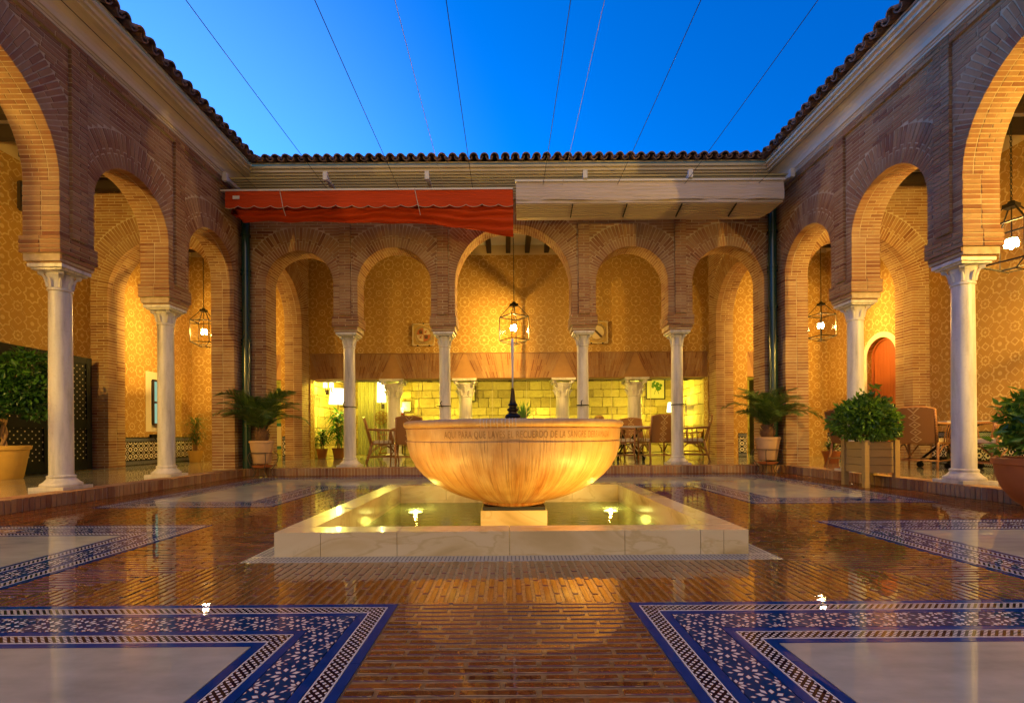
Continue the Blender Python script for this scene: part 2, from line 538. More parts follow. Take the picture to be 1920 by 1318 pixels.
def mat_marbles():
    t = NT('column_marble')
    P = t.pos()
    w = t.noise(t.vmul(P, (9, 9, 1.2)), 1.0, 6, 0.65)
    c = t.ramp(w, [(0.25, (0.26, 0.25, 0.235)), (0.38, (0.50, 0.475, 0.43)), (0.52, (0.66, 0.63, 0.57)), (0.75, (0.78, 0.75, 0.68))])
    f = t.noise(P, 40, 4)
    c = t.mix(t.mapr(f, 0.55, 0.8, 0, 0.35), c, (0.42, 0.37, 0.30))
    z = t.sep(P)[2]
    c = t.mix(t.mapr(z, 0.30, 0.12, 0, 0.4), c, (0.40, 0.30, 0.20))
    t.pbsdf(c, 0.38, t.bump(t.noise(t.vmul(P, (1, 1, .15)), 45, 3), 0.15, 0.01))
    M['col_marble'] = t.mat
    t = NT('fountain_curb_marble')
    P = t.pos()
    ds = t.n('ShaderNodeTexNoise'); t.L(t.vmul(P, (1.0, 1.0, 2.5)), ds.inputs['Vector']); ds.inputs['Scale'].default_value = 1.3; ds.inputs['Detail'].default_value = 5; ds.inputs['Distortion'].default_value = 1.2
    c = t.ramp(ds.outputs['Fac'], [(0.28, (0.46, 0.33, 0.13)), (0.40, (0.66, 0.50, 0.24)), (0.475, (0.72, 0.57, 0.30)), (0.50, (0.62, 0.47, 0.22)), (0.525, (0.73, 0.58, 0.32)), (0.8, (0.78, 0.65, 0.38))])
    f = t.noise(P, 9, 5, 0.7)
    c = t.mix(t.mapr(f, 0.6, 0.8, 0, 0.6), c, (0.45, 0.32, 0.14))
    t.pbsdf(c, 0.25, t.bump(t.noise(P, 60, 3), 0.06, 0.01), coat=0.6, coat_rough=0.05)
    M['curb_marble'] = t.mat
    t = NT('walkway_marble')
    P = t.pos(); r = t.rnd()
    w = t.noise(t.vmul(P, (1.0, 3.0, 1)), 2.0, 5, 0.6)
    c = t.ramp(w, [(0.3, (0.20, 0.18, 0.14)), (0.55, (0.34, 0.31, 0.25)), (0.75, (0.46, 0.42, 0.35))])
    c = t.mix(t.m('MULTIPLY', r, 0.35), c, (0.22, 0.19, 0.14))
    t.pbsdf(c, 0.16, t.bump(t.noise(P, 12, 3), 0.05, 0.01), coat=0.8, coat_rough=0.06)
    M['walk_marble'] = t.mat
    # bowl stone: UV u around, v height
    t = NT('streaked_bowl_stone')
    uv = t.n('ShaderNodeUVMap'); uv.uv_map = 'UVMap'
    s = t.sep(uv.outputs[0]); u, v = s[0], s[1]
    vec = t.comb(t.m('MULTIPLY', u, 420.0), t.m('MULTIPLY', v, 3.5))
    st = t.noise(vec, 1.0, 4, 0.6)
    vec2 = t.comb(t.m('MULTIPLY', u, 60.0), t.m('MULTIPLY', v, 2.2))
    rust = t.noise(vec2, 1.0, 5, 0.65)
    low = t.mapr(v, 0.62, 0.20, 0.0, 1.0)
    c = t.mix(t.mapr(t.noise(t.pos(), 7, 4), 0.3, 0.7), (0.60, 0.34, 0.11), (0.72, 0.48, 0.21))
    rm = t.m('MULTIPLY', t.mapr(rust, 0.38, 0.66), t.m('ADD', t.m('MULTIPLY', low, 0.80), 0.22))
    c = t.mix(rm, c, (0.46, 0.15, 0.02))
    inb = t.m('LESS_THAN', v, 0.655)
    dk = t.m('MULTIPLY', t.mapr(st, 0.50, 0.68), t.m('ADD', t.m('MULTIPLY', inb, 0.52), 0.10))
    c = t.mix(dk, c, (0.20, 0.085, 0.02))
    drip = t.m('MULTIPLY', t.mapr(rust, 0.60, 0.72), 0.7)
    c = t.mix(t.m('MULTIPLY', drip, low), c, (0.13, 0.05, 0.02))
    h = t.m('ADD', st, t.m('MULTIPLY', rust, 0.5))
    t.pbsdf(c, 0.42, t.bump(h, 0.55, 0.012), coat=0.15, coat_rough=0.3)
    M['bowl'] = t.mat
mat_marbles()

def mat_misc():
    simple('inscription_paint', (0.40, 0.21, 0.06), 0.8, var=.5, nscale=14)
    simple('plaster_cream', (0.66, 0.58, 0.45), 0.8, var=0.10, nscale=6, bump=0.15)
    simple('plaster_white', (0.72, 0.68, 0.58), 0.85, var=0.06, nscale=8)
    simple('dark_wood', (0.028, 0.016, 0.010), 0.6, var=0.3, nscale=30)
    simple('ochre_plaster', (0.37, 0.20, 0.080), 0.85, var=0.15, nscale=10, bump=0.3)
    simple('black_paint', (0.006, 0.006, 0.006), 0.6, spec=0.15)
    simple('iron', (0.022, 0.019, 0.016), 0.45, 0.7, var=0.2)
    simple('iron_rust', (0.10, 0.075, 0.05), 0.6, 0.4, var=0.3)
    simple('bronze', (0.05, 0.035, 0.018), 0.35, 0.8)
    simple('steel_grate', (0.42, 0.43, 0.44), 0.35, 0.5)
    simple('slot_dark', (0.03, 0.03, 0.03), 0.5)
    simple('grate_slot', (0.14, 0.14, 0.14), 0.5)
    simple('white_metal', (0.62, 0.60, 0.55), 0.4)
    simple('terracotta', (0.42, 0.13, 0.035), 0.7, var=0.15, nscale=9, bump=0.15)
    simple('terracotta_pale', (0.58, 0.36, 0.18), 0.75, var=0.15, nscale=7, bump=0.15)
    simple('terracotta_yellow', (0.56, 0.33, 0.06), 0.6, var=0.1)
    simple('soil', (0.03, 0.02, 0.012), 0.95, var=0.3, nscale=60, bump=0.6)
    simple('cushion', (0.62, 0.52, 0.34), 0.9, var=0.08)
    simple('cushion_red', (0.45, 0.03, 0.015), 0.9)
    simple('marble_top', (0.55, 0.52, 0.46), 0.2, var=0.15, nscale=5)
    t = NT('rough_stone_block'); r = t.rnd(); f = t.noise(t.pos(), 7, 6, 0.65)
    c = t.ramp(t.m('ADD', t.m('MULTIPLY', r, 0.5), t.m('MULTIPLY', f, 0.5)), [(0.2, (0.30, 0.22, 0.085)), (0.5, (0.46, 0.36, 0.145)), (0.8, (0.60, 0.48, 0.21))])
    t.pbsdf(c, 0.85, t.bump(f, 0.9, 0.05)); M['stone_block_mat'] = t.mat
    simple('stone_joint', (0.20, 0.15, 0.07), 0.9)
    simple('lounge_floor', (0.34, 0.32, 0.22), 0.15, var=0.15, nscale=3)
    simple('lounge_wall', (0.55, 0.47, 0.28), 0.8, var=0.08)
    simple('curtain', (0.25, 0.24, 0.12), 0.9, var=0.2)
    simple('cord_black', (0.012, 0.012, 0.012), 0.6)
    simple('cord_pale', (0.50, 0.42, 0.30), 0.7)
    simple('rope', (0.34, 0.27, 0.17), 0.9)
    simple('red_flower', (0.6, 0.03, 0.02), 0.6)
    simple('green_paint', (0.02, 0.13, 0.10), 0.5)
    simple('pale_shield', (0.62, 0.50, 0.30), 0.6, var=0.1)
    simple('gilt', (0.46, 0.30, 0.08), 0.5, var=0.25, nscale=40, bump=0.4)
    simple('shield_dark', (0.10, 0.06, 0.03), 0.6)
    simple('shield_red', (0.46, 0.14, 0.05), 0.6)
    simple('picture_paper', (0.60, 0.56, 0.30), 0.7)
    simple('picture_green', (0.06, 0.16, 0.02), 0.7, var=0.3, nscale=12)
    simple('bark', (0.30, 0.17, 0.08), 0.85, var=0.3, nscale=30, bump=0.6)
    simple('palm_bark', (0.17, 0.085, 0.035), 0.9, var=0.35, nscale=40, bump=0.8)
    t = NT('downpipe_green')
    t.pbsdf((0.010, 0.040, 0.034), 0.18, t.bump(t.noise(t.pos(), 12, 2), 0.05, 0.01), spec=0.7); M['pipe'] = t.mat
    # leaves
    for nm, a, b in (('leaf_ficus', (0.015, 0.060, 0.010), (0.05, 0.14, 0.016)), ('leaf_bush', (0.022, 0.085, 0.008), (0.18, 0.33, 0.024)),
                     ('leaf_palm', (0.045, 0.10, 0.018), (0.12, 0.19, 0.035)), ('leaf_bright', (0.03, 0.14, 0.02), (0.07, 0.24, 0.03))):
        t = NT(nm); r = t.rnd()
        p = t.pbsdf(t.mix(r, a, b), 0.38, spec=0.5)
        tr = t.n('ShaderNodeBsdfTranslucent'); t.L(t.mix(r, tuple(x * 1.6 for x in a), tuple(x * 1.6 for x in b)), tr.inputs[0])
        mx = t.n('ShaderNodeMixShader'); mx.inputs[0].default_value = 0.25
        t.L(p.outputs[0], mx.inputs[1]); t.L(tr.outputs[0], mx.inputs[2]); t.L(mx.outputs[0], t.out.inputs['Surface'])
        M[nm] = t.mat
    # roof tile
    t = NT('weathered_roof_tile'); r = t.rnd(); f = t.noise(t.pos(), 22, 5, 0.65)
    c = t.ramp(r, [(0, (0.20, 0.11, 0.075)), (0.5, (0.27, 0.155, 0.105)), (1, (0.16, 0.10, 0.08))])
    c = t.mix(t.mapr(f, 0.45, 0.65, 0, 0.7), c, (0.06, 0.05, 0.045))
    t.pbsdf(c, 0.85, t.bump(f, 0.5, 0.01)); M['roof_tile'] = t.mat
    # awning cloth
    for nm, c in (('red_canvas', (0.50, 0.055, 0.008)), ('grey_canvas', (0.52, 0.44, 0.38))):
        t = NT(nm); P = t.pos()
        f = t.noise(t.vmul(P, (1.5, 20, 30)), 1.0, 3)
        t.pbsdf(t.mix(f, tuple(x * 0.8 for x in c), tuple(x * 1.15 for x in c)), 0.85, t.bump(f, 0.8, 0.03), spec=0.2); M[nm] = t.mat
    # slat wood
    t = NT('olive_slat_wood'); f = t.noise(t.vmul(t.pos(), (1, 30, 30)), 2.0, 4)
    t.pbsdf(t.mix(f, (0.30, 0.24, 0.08), (0.42, 0.34, 0.14)), 0.6); M['slat'] = t.mat
    # planter wood
    t = NT('weathered_planter_wood'); f = t.noise(t.vmul(t.pos(), (6, 6, 60)), 1.0, 5, 0.6); r = t.rnd()
    c = t.mix(f, (0.27, 0.16, 0.05), (0.44, 0.29, 0.10)); c = t.mix(t.m('MULTIPLY', r, 0.3), c, (0.22, 0.15, 0.07))
    t.pbsdf(c, 0.6, t.bump(f, 0.3, 0.005)); M['planter_wood'] = t.mat
    # door wood
    t = NT('red_door_wood'); f = t.noise(t.vmul(t.pos(), (20, 20, 1.5)), 1.5, 5, 0.6); r = t.rnd()
    c = t.mix(f, (0.26, 0.055, 0.012), (0.42, 0.11, 0.025)); c = t.mix(t.m('MULTIPLY', r, 0.3), c, (0.20, 0.045, 0.01))
    t.pbsdf(c, 0.5, t.bump(f, 0.2, 0.005)); M['door_wood'] = t.mat
    # rattan
    t = NT('rattan_cane'); s = t.sep(t.pos()); f = t.m('SINE', t.m('MULTIPLY', t.m('ADD', s[2], t.m('ADD', s[0], s[1])), 260.0))
    c = t.mix(t.mapr(f, -1, 1), (0.22, 0.085, 0.025), (0.42, 0.20, 0.07))
    t.pbsdf(c, 0.4); M['rattan'] = t.mat
    # woven chair back with diamond chain motif (uses UV)
    t = NT('woven_cane_back'); uv = t.n('ShaderNodeUVMap'); uv.uv_map = 'UVMap'; s = t.sep(uv.outputs[0])
    x = t.m('ABSOLUTE', t.m('SUBTRACT', s[0], 0.5)); y = t.m('ABSOLUTE', t.m('SUBTRACT', t.m('FRACT', t.m('MULTIPLY', s[1], 4.5)), 0.5))
    d = t.m('ADD', x, t.m('MULTIPLY', y, 0.34))
    ln = t.m('LESS_THAN', t.m('ABSOLUTE', t.m('SUBTRACT', d, 0.145)), 0.020)
    ln = t.m('MAXIMUM', ln, t.m('LESS_THAN', d, 0.045))
    wv = t.noise(t.vmul(t.pos(), (1, 1, 1)), 160, 2)
    c = t.mix(wv, (0.17, 0.070, 0.020), (0.30, 0.135, 0.040)); c = t.mix(ln, c, (0.48, 0.34, 0.16))
    t.pbsdf(c, 0.55, t.bump(wv, 0.4, 0.004)); M['woven'] = t.mat
    # screen: cut diamonds painted cream for the lit wall behind
    t = NT('perforated_black_screen'); s = t.sep(t.pos()); k = 1 / 0.115
    a = t.m('MULTIPLY', s[1], k); b = t.m('MULTIPLY', s[2], k)
    p_ = t.m('SUBTRACT', t.m('FRACT', t.m('ADD', a, b)), 0.5); q_ = t.m('SUBTRACT', t.m('FRACT', t.m('SUBTRACT', a, b)), 0.5)
    X_ = t.m('ADD', t.m('ABSOLUTE', p_), t.m('ABSOLUTE', q_))
    lit_hole = t.m('LESS_THAN', X_, 0.17)
    t.pbsdf(t.mix(lit_hole, (0.006, 0.006, 0.006), (0.60, 0.52, 0.30)), 0.6, spec=0.15); M['screen'] = t.mat
    # clear thin glass
    def thin_glass(nm, tint, ior=1.5, rough=0.0):
        t = NT(nm); fr = t.n('ShaderNodeFresnel'); fr.inputs[0].default_value = ior
        a = t.n('ShaderNodeBsdfTransparent'); a.inputs[0].default_value = (*tint, 1)
        g = t.n('ShaderNodeBsdfGlossy'); g.inputs['Roughness'].default_value = rough
        mx = t.n('ShaderNodeMixShader'); t.L(fr.outputs[0], mx.inputs[0]); t.L(a.outputs[0], mx.inputs[1]); t.L(g.outputs[0], mx.inputs[2])
        t.L(mx.outputs[0], t.out.inputs['Surface']); M[nm] = t.mat
    thin_glass('clear_glass', (0.96, 0.98, 0.94))
    thin_glass('lantern_glass', (0.98, 0.96, 0.92), 1.12, 0.05)
    thin_glass('jet_water', (0.85, 0.9, 0.95), 1.6, 0.05)
    # pool water
    t = NT('pool_water'); P = t.pos()
    fr = t.n('ShaderNodeFresnel'); fr.inputs[0].default_value = 1.33
    nb = t.bump(t.noise(t.vmul(P, (1, 2.0, 1)), 9, 3, 0.55), 0.35, 0.012)
    t.L(nb, fr.inputs['Normal'])
    a0 = t.n('ShaderNodeBsdfTransparent'); a0.inputs[0].default_value = (0.70, 0.80, 0.36, 1)
    df = t.n('ShaderNodeBsdfDiffuse'); df.inputs[0].default_value = (0.17, 0.20, 0.035, 1)
    tl = t.n('ShaderNodeBsdfTranslucent'); tl.inputs[0].default_value = (0.60, 0.70, 0.20, 1)
    ms = t.n('ShaderNodeMixShader'); ms.inputs[0].default_value = 0.5; t.L(df.outputs[0], ms.inputs[1]); t.L(tl.outputs[0], ms.inputs[2])
    a = t.n('ShaderNodeMixShader'); a.inputs[0].default_value = 0.62; t.L(a0.outputs[0], a.inputs[1]); t.L(ms.outputs[0], a.inputs[2])
    g = t.n('ShaderNodeBsdfGlossy'); g.inputs['Roughness'].default_value = 0.04; t.L(nb, g.inputs['Normal'])
    mx = t.n('ShaderNodeMixShader'); t.L(fr.outputs[0], mx.inputs[0]); t.L(a.outputs[0], mx.inputs[1]); t.L(g.outputs[0], mx.inputs[2])
    t.L(mx.outputs[0], t.out.inputs['Surface']); M['water'] = t.mat
    simple('pool_lining', (0.38, 0.38, 0.20), 0.5, var=0.15, nscale=5)
    def emis(nm, c, s_):
        t = NT(nm); e = t.n('ShaderNodeEmission'); e.inputs[0].default_value = (*c, 1); e.inputs[1].default_value = s_
        t.L(e.outputs[0], t.out.inputs['Surface']); M[nm] = t.mat
    emis('bulb', (1.0, 0.86, 0.58), 140)
    emis('lamp_shade_glow', (1.0, 0.90, 0.55), 3.2)
    emis('underwater_glow', (1.0, 0.93, 0.50), 22)
    emis('window_glow', (0.45, 0.75, 0.50), 0.7)
mat_misc()

def light(name, loc, power, color=(1, 0.60, 0.26), radius=0.03, kind='POINT', rot=None, spot=None, label='', group=None, parent=None):
    ld = bpy.data.lights.new(name, kind)
    ld.energy = power; ld.color = color; ld.shadow_soft_size = radius
    if spot: ld.spot_size = R(spot); ld.spot_blend = 0.5
    o = bpy.data.objects.new(name, ld); COL.objects.link(o)
    o.location = loc
    if rot: o.rotation_euler = rot
    if parent is not None: o.parent = parent
    return o
# ================================================================== GEOMETRY CONSTANTS
XL, XR, YB = -4.765, 4.896, 8.86          # courtyard faces of the arcades
TH = 0.40
XLW, XRW, YW = -7.60, 7.75, 11.80         # gallery walls
ZW = 0.13                                  # walkway level
ZC = 3.45                                  # arch centres
ZTOP = 5.05
ZCEIL = 5.28
YN = 1.0
COLS_B = [-2.91, -1.14, 1.42, 3.17]
COLS_S = [7.12, 5.44, 2.85]

CUBE = unit_cube_mesh('brick')

class Frame:
    def __init__(s, o, u, v):
        s.o = Vector(o); s.u = Vector(u); s.v = Vector(v); s.z = Vector((0, 0, 1))
    def p(s, u, v, z): return s.o + s.u * u + s.v * v + s.z * z
    def mat(s, u, v, z, ang, du, dv, dz):
        """box centred at (u,v,z), rotated by ang in the wall plane (u towards z), sizes"""
        a = s.u * math.cos(ang) + s.z * math.sin(ang)
        b = s.v
        c = s.z * math.cos(ang) - s.u * math.sin(ang)
        p = s.p(u, v, z)
        m = Matrix(((a.x * du, b.x * dv, c.x * dz, p.x), (a.y * du, b.y * dv, c.y * dz, p.y), (a.z * du, b.z * dv, c.z * dz, p.z), (0, 0, 0, 1)))
        return m

def jit(a): return random.uniform(-a, a)

def brick(P, fr, u0, u1, v0, v1, z0, z1, ang=0.0, uc=None, zc=None):
    u0 += jit(.003); u1 += jit(.003); z0 += jit(.0015); z1 += jit(.0015); dv = jit(.0022)
    P.append((CUBE, fr.mat((u0 + u1) / 2, (v0 + v1) / 2 + dv, (z0 + z1) / 2, jit(.004), abs(u1 - u0), abs(v1 - v0), abs(z1 - z0)), abs(u1 - u0) ** .5 * abs(z1 - z0) ** .5))

PITCH = 0.0515
JT = 0.0125
BL = 0.245

def pier_courses(P, fr, u0, u1, v0, v1, z0, z1, rows=2):
    n = max(1, round((z1 - z0) / PITCH)); ph = (z1 - z0) / n
    W = u1 - u0
    for k in range(n):
        za = z0 + k * ph + JT / 2; zb = z0 + (k + 1) * ph - JT / 2
        for r in range(rows):
            va = v0 + (v1 - v0) * r / rows + (0.0 if r == 0 else JT / 2); vb = v0 + (v1 - v0) * (r + 1) / rows - (0.0 if r == rows - 1 else JT / 2)
            m = max(1, round(W / BL))
            off = BL * 0.5 if (k + r) % 2 else 0.0
            cuts = [u0]
            x = u0 + (BL if off == 0 else BL * 0.5)
            while x < u1 - 0.06:
                cuts.append(x); x += BL
            cuts.append(u1)
            for a, b in zip(cuts[:-1], cuts[1:]):
                brick(P, fr, a + (0 if a == u0 else JT / 2), b - (0 if b == u1 else JT / 2), va, vb, za, zb)

def course_row(P, fr, a, b, z0, z1, k, v0=0.0, v1=0.11):
    if b - a < 0.03: return
    x = a; first = BL * (0.5 if k % 2 else 1.0) * random.uniform(.85, 1.0)
    cuts = [a]; x = a + first
    while x < b - 0.07:
        cuts.append(x); x += BL
    cuts.append(b)
    for p, q in zip(cuts[:-1], cuts[1:]): brick(P, fr, p + JT / 2, q - JT / 2, v0, v1, z0, z1)

def arcade(root, fr, uA, uB, openings, piers, ztop, strips=(), both=False, endz=None, ring=0.43, topband=True):
    """openings: (uc, r, zc); piers: (u0,u1,zb) zb = bottom z"""
    P = []; core = MB()
    eps = 0.006
    # ---- outline of the underside, left to right
    line = []
    items = sorted([('o', o[0] - o[1], o) for o in openings] + [('p', p[0], p) for p in piers], key=lambda t: t[1])
    for kind, _, it in items:
        if kind == 'p':
            line += [(it[0] + eps, it[2]), (it[1] - eps, it[2])]
        else:
            uc, r, zc = it
            n = 28
            for i in range(n + 1):
                a = PI - PI * i / n
                line.append((uc + (r + eps) * math.cos(a), zc + (r + eps) * math.sin(a)))
    va, vb = eps, TH - (eps if both else 0)
    for (a, za), (b, zb) in zip(line[:-1], line[1:]):
        if abs(a - b) > 1e-4:
            for v, flip in ((va, 0), (vb, 1)):
                q = [fr.p(a, v, za), fr.p(b, v, zb), fr.p(b, v, ztop), fr.p(a, v, ztop)]
                core.add(q, [(0, 1, 2, 3) if not flip else (3, 2, 1, 0)])
        core.add([fr.p(a, va, za), fr.p(b, va, zb), fr.p(b, vb, zb), fr.p(a, vb, za)], [(0, 1, 2, 3)])
    core.add([fr.p(line[0][0], va, ztop), fr.p(line[-1][0], va, ztop), fr.p(line[-1][0], vb, ztop), fr.p(line[0][0], vb, ztop)], [(0, 1, 2, 3)])
    for (a, za) in (line[0], line[-1]):
        core.add([fr.p(a, va, za), fr.p(a, vb, za), fr.p(a, vb, ztop), fr.p(a, va, ztop)], [(0, 1, 2, 3)])
    # ---- piers
    for (a, b, zb) in piers:
        if zb > 1.0:      # carried by a column: tapered foot, block, shaft
            w = b - a; c = (a + b) / 2
            for k in range(2):
                hw = 0.178 + 0.022 * k + 0.01; z0 = 2.585 + k * 0.045
                for s_ in (-1, 1):
                    brick(P, fr, min(c, c + s_ * hw), max(c, c + s_ * hw), TH / 2 - hw, TH / 2 + hw, z0, z0 + 0.040)
            core.box(fr.p(c, TH / 2, 2.77), tuple(abs(x) for x in (fr.u * (w + .026) + fr.v * (TH + .026) + Vector((0, 0, .18)))))
            pier_courses(P, fr, a - 0.022, b + 0.022, -0.022, TH + 0.022, 2.675, 2.865)
            pier_courses(P, fr, a, b, 0, TH, 2.865, ZC0(openings, c))
        else:
            pier_courses(P, fr, a, b, 0, TH, zb + 0.004, ZC0(openings, (a + b) / 2))
    # ---- arches
    for (uc, r, zc) in openings:
        n = int(PI * (r + .02) / 0.045)
        # bay limits
        lim = [s for s in strips if s[1] <= uc]; lo = max([s[1] for s in lim], default=uA)
        lim = [s for s in strips if s[0] >= uc]; hi = min([s[0] for s in lim], default=uB)
        faces = [(0.0, 0.11)] + ([(TH - 0.11, TH)] if both else [])
        for (v0, v1) in faces:
            for i in range(n):
                a = PI * (i + 0.5) / n
                ca, sa = math.cos(a), math.sin(a)
                for row in range(2):
                    ra = r + row * (ring / 2 + .004) + (0.0 if row == 0 else 0); rb = r + (row + 1) * ring / 2 - 0.010
                    if row == 0 and i % 2: rb -= 0.05
                    if row == 1 and i % 2: ra -= 0.05
                    hb = (hi - uc) if ca > 0 else (uc - lo)
                    if abs(ca) > 1e-3: rb = min(rb, (hb - 0.012) / abs(ca))
                    zt = (4.94 if topband else ztop)
                    if sa > 1e-3: rb = min(rb, (zt - 0.01 - zc) / sa)
                    if rb - ra < 0.03: continue
                    rm = (ra + rb) / 2
                    tk = PI * rm / n - 0.011 - random.random() * .003
                    mtx = fr.mat(uc + rm * ca, (v0 + v1) / 2 + jit(.002), zc + rm * sa, a + jit(.006), rb - ra, v1 - v0, tk)
                    P.append((CUBE, mtx, math.sqrt((rb - ra) * tk)))
            # horizontal courses above the springing
            ztb = 4.94 if topband else ztop
            k = 0; z = zc
            while z + 0.03 < ztb:
                z1 = min(z + PITCH, ztb); zm = (z + z1) / 2; ro = r + ring - 0.008
                if zm < zc + ro:
                    hw = math.sqrt(max(0, ro * ro - (max(z, zc) - zc) ** 2))
                    hw = max(hw, 0)
                    segs = [(lo, uc - hw), (uc + hw, hi)]
                else: segs = [(lo, hi)]
                for (a, b) in segs: course_row(P, fr, a, b, z + JT / 2, z1 - JT / 2, k, v0, v1)
                z = z1; k += 1
        # soffit bricks
        va2 = 0.118; vb2 = TH - (0.118 if both else 0.0)
        for i in range(n):
            a = PI * (i + 0.5) / n
            tk = PI * r / n - 0.011
            cuts = [va2, va2 + (vb2 - va2) * (0.62 if i % 2 else 0.38), vb2]
            for p, q in zip(cuts[:-1], cuts[1:]):
                rm = r + 0.04
                P.append((CUBE, fr.mat(uc + rm * math.cos(a), (p + q) / 2, zc + rm * math.sin(a), a, 0.08 + jit(.003), q - p - 0.012, tk), math.sqrt((q - p) * tk)))
    # ---- raised strips and top band
    SV = -0.034
    for (a, b) in strips:
        core.box(fr.p((a + b) / 2, SV / 2 + .008, (2.88 + ztop) / 2), tuple(abs(x) for x in (fr.u * (b - a - .012) + fr.v * (abs(SV)) + Vector((0, 0, ztop - 2.89)))))
        k = 0; z = 2.885
        while z < ztop - .03:
            z1 = min(z + PITCH, ztop)
            h = (b - a)
            if k % 2: brick(P, fr, a, b, SV, 0.05, z + JT / 2, z1 - JT / 2)
            else:
                m_ = a + h * 0.5
                brick(P, fr, a, m_ - .006, SV, 0.05, z + JT / 2, z1 - JT / 2); brick(P, fr, m_ + .006, b, SV, 0.05, z + JT / 2, z1 - JT / 2)
            z = z1; k += 1
    if topband:
        ss = sorted(strips)
        edges = [uA] + [x for s in ss for x in s] + [uB]
        for a, b in zip(edges[0::2], edges[1::2]):
            if b - a < .05: continue
            core.box(fr.p((a + b) / 2, SV / 2 + .008, 4.995), tuple(abs(x) for x in (fr.u * (b - a) + fr.v * abs(SV) + Vector((0, 0, 0.10)))))
            for k in range(2): course_row(P, fr, a, b, 4.948 + k * .052, 4.990 + k * .052, k, SV, 0.05)
    # ---- plain stretches beyond openings at either end (solid wall parts)
    core.build('wall_core', M['mortar'], root)
    return P

def ZC0(openings, c):
    return min(openings, key=lambda o: abs(o[0] - c))[2]

def solid_fill(P, fr, a, b, z0, z1, v0=0.0, v1=0.11):
    k = 0; z = z0
    while z < z1 - .03:
        zz = min(z + PITCH, z1); course_row(P, fr, a, b, z + JT / 2, zz - JT / 2, k, v0, v1); z = zz; k += 1

PW = 0.22   # half pier width
def bays(cols, half):
    return [(c - half, c + half) for c in cols]

# ---- back arcade: u = X, v = +Y
fB = Frame((0, YB, 0), (1, 0, 0), (0, 1, 0))
back_arcade = thing('brick_arcade', 'brick horseshoe arcade across the far end behind the fountain', 'arcade', (0.1, YB + .2, ZW))
piB = [(-5.16, -4.357, ZW)] + [(c - PW, c + PW, 2.6) for c in COLS_B] + [(4.69, 5.29, ZW)]
opB = []
for (a, b) in zip(piB[:-1], piB[1:]):
    opB.append(((a[1] + b[0]) / 2, (b[0] - a[1]) / 2, ZC))
strB = [(c - .10, c + .10) for c in COLS_B]
P = arcade(back_arcade, fB, XL + .01, XR - .01, opB, piB, ZTOP, strB)
emit(P, back_arcade, M['brick'], 'brick', 'brickwork')

# ---- left arcade: u = Y, v = -X
fL = Frame((XL, 0, 0), (0, 1, 0), (-1, 0, 0))
left_arcade = thing('brick_arcade', 'brick horseshoe arcade along the left side, seen past the black screen', 'arcade', (XL - .2, 5, ZW))
piS = [(c - PW, c + PW, 2.6) for c in sorted(COLS_S)] + [(8.55, YB - 0.002, ZW)]
opS = [((a[1] + b[0]) / 2, (b[0] - a[1]) / 2, ZC) for a, b in zip(piS[:-1], piS[1:])]
strS = [(c - .10, c + .10) for c in sorted(COLS_S)]
P = arcade(left_arcade, fL, 2.63, YB - .01, opS, piS, ZTOP, strS)
solid_fill(P, fL, 8.62, 8.85, ZC, 4.94)
emit(P, left_arcade, M['brick'], 'brick', 'brickwork')

fR = Frame((XR, 0, 0), (0, 1, 0), (1, 0, 0))
right_arcade = thing('brick_arcade', 'brick horseshoe arcade along the right side, beside the potted shrubs and rattan chairs', 'arcade', (XR + .2, 5, ZW))
P = arcade(right_arcade, fR, 2.63, YB - .01, opS, piS, ZTOP, strS)
emit(P, right_arcade, M['brick'], 'brick', 'brickwork')

# ---- transverse gallery arches
def cross_arch(label, fr, a, b, wpa, wpb, both=False):
    root = thing('cross_arch', label, 'arch', fr.p((a + b) / 2, TH / 2, ZW))
    pi_ = [(a, a + wpa, ZW), (b - wpb, b, ZW)]
    o = [((a + wpa + b - wpb) / 2, (b - wpb - a - wpa) / 2, 3.32)]
    P = arcade(root, fr, a, b, o, pi_, ZCEIL, (), both, topband=False, ring=0.5)
    emit(P, root, M['brick'], 'brick', 'brickwork', cap=220)
cross_arch('brick cross arch in the left gallery, beside the black screen', Frame((0, YB + .06, 0), (1, 0, 0), (0, 1, 0)), XLW, -5.17, .32, .12)
cross_arch('brick cross arch in the right gallery, beside the arched red door', Frame((0, YB + .06, 0), (1, 0, 0), (0, 1, 0)), 5.30, XRW, .12, .32)
cross_arch('brick cross arch at the left end of the far gallery', Frame((XL, 0, 0), (0, 1, 0), (-1, 0, 0)), 9.27, YW, .14, .42)
cross_arch('brick cross arch at the right end of the far gallery', Frame((XR, 0, 0), (0, 1, 0), (1, 0, 0)), 9.27, YW, .14, .42)

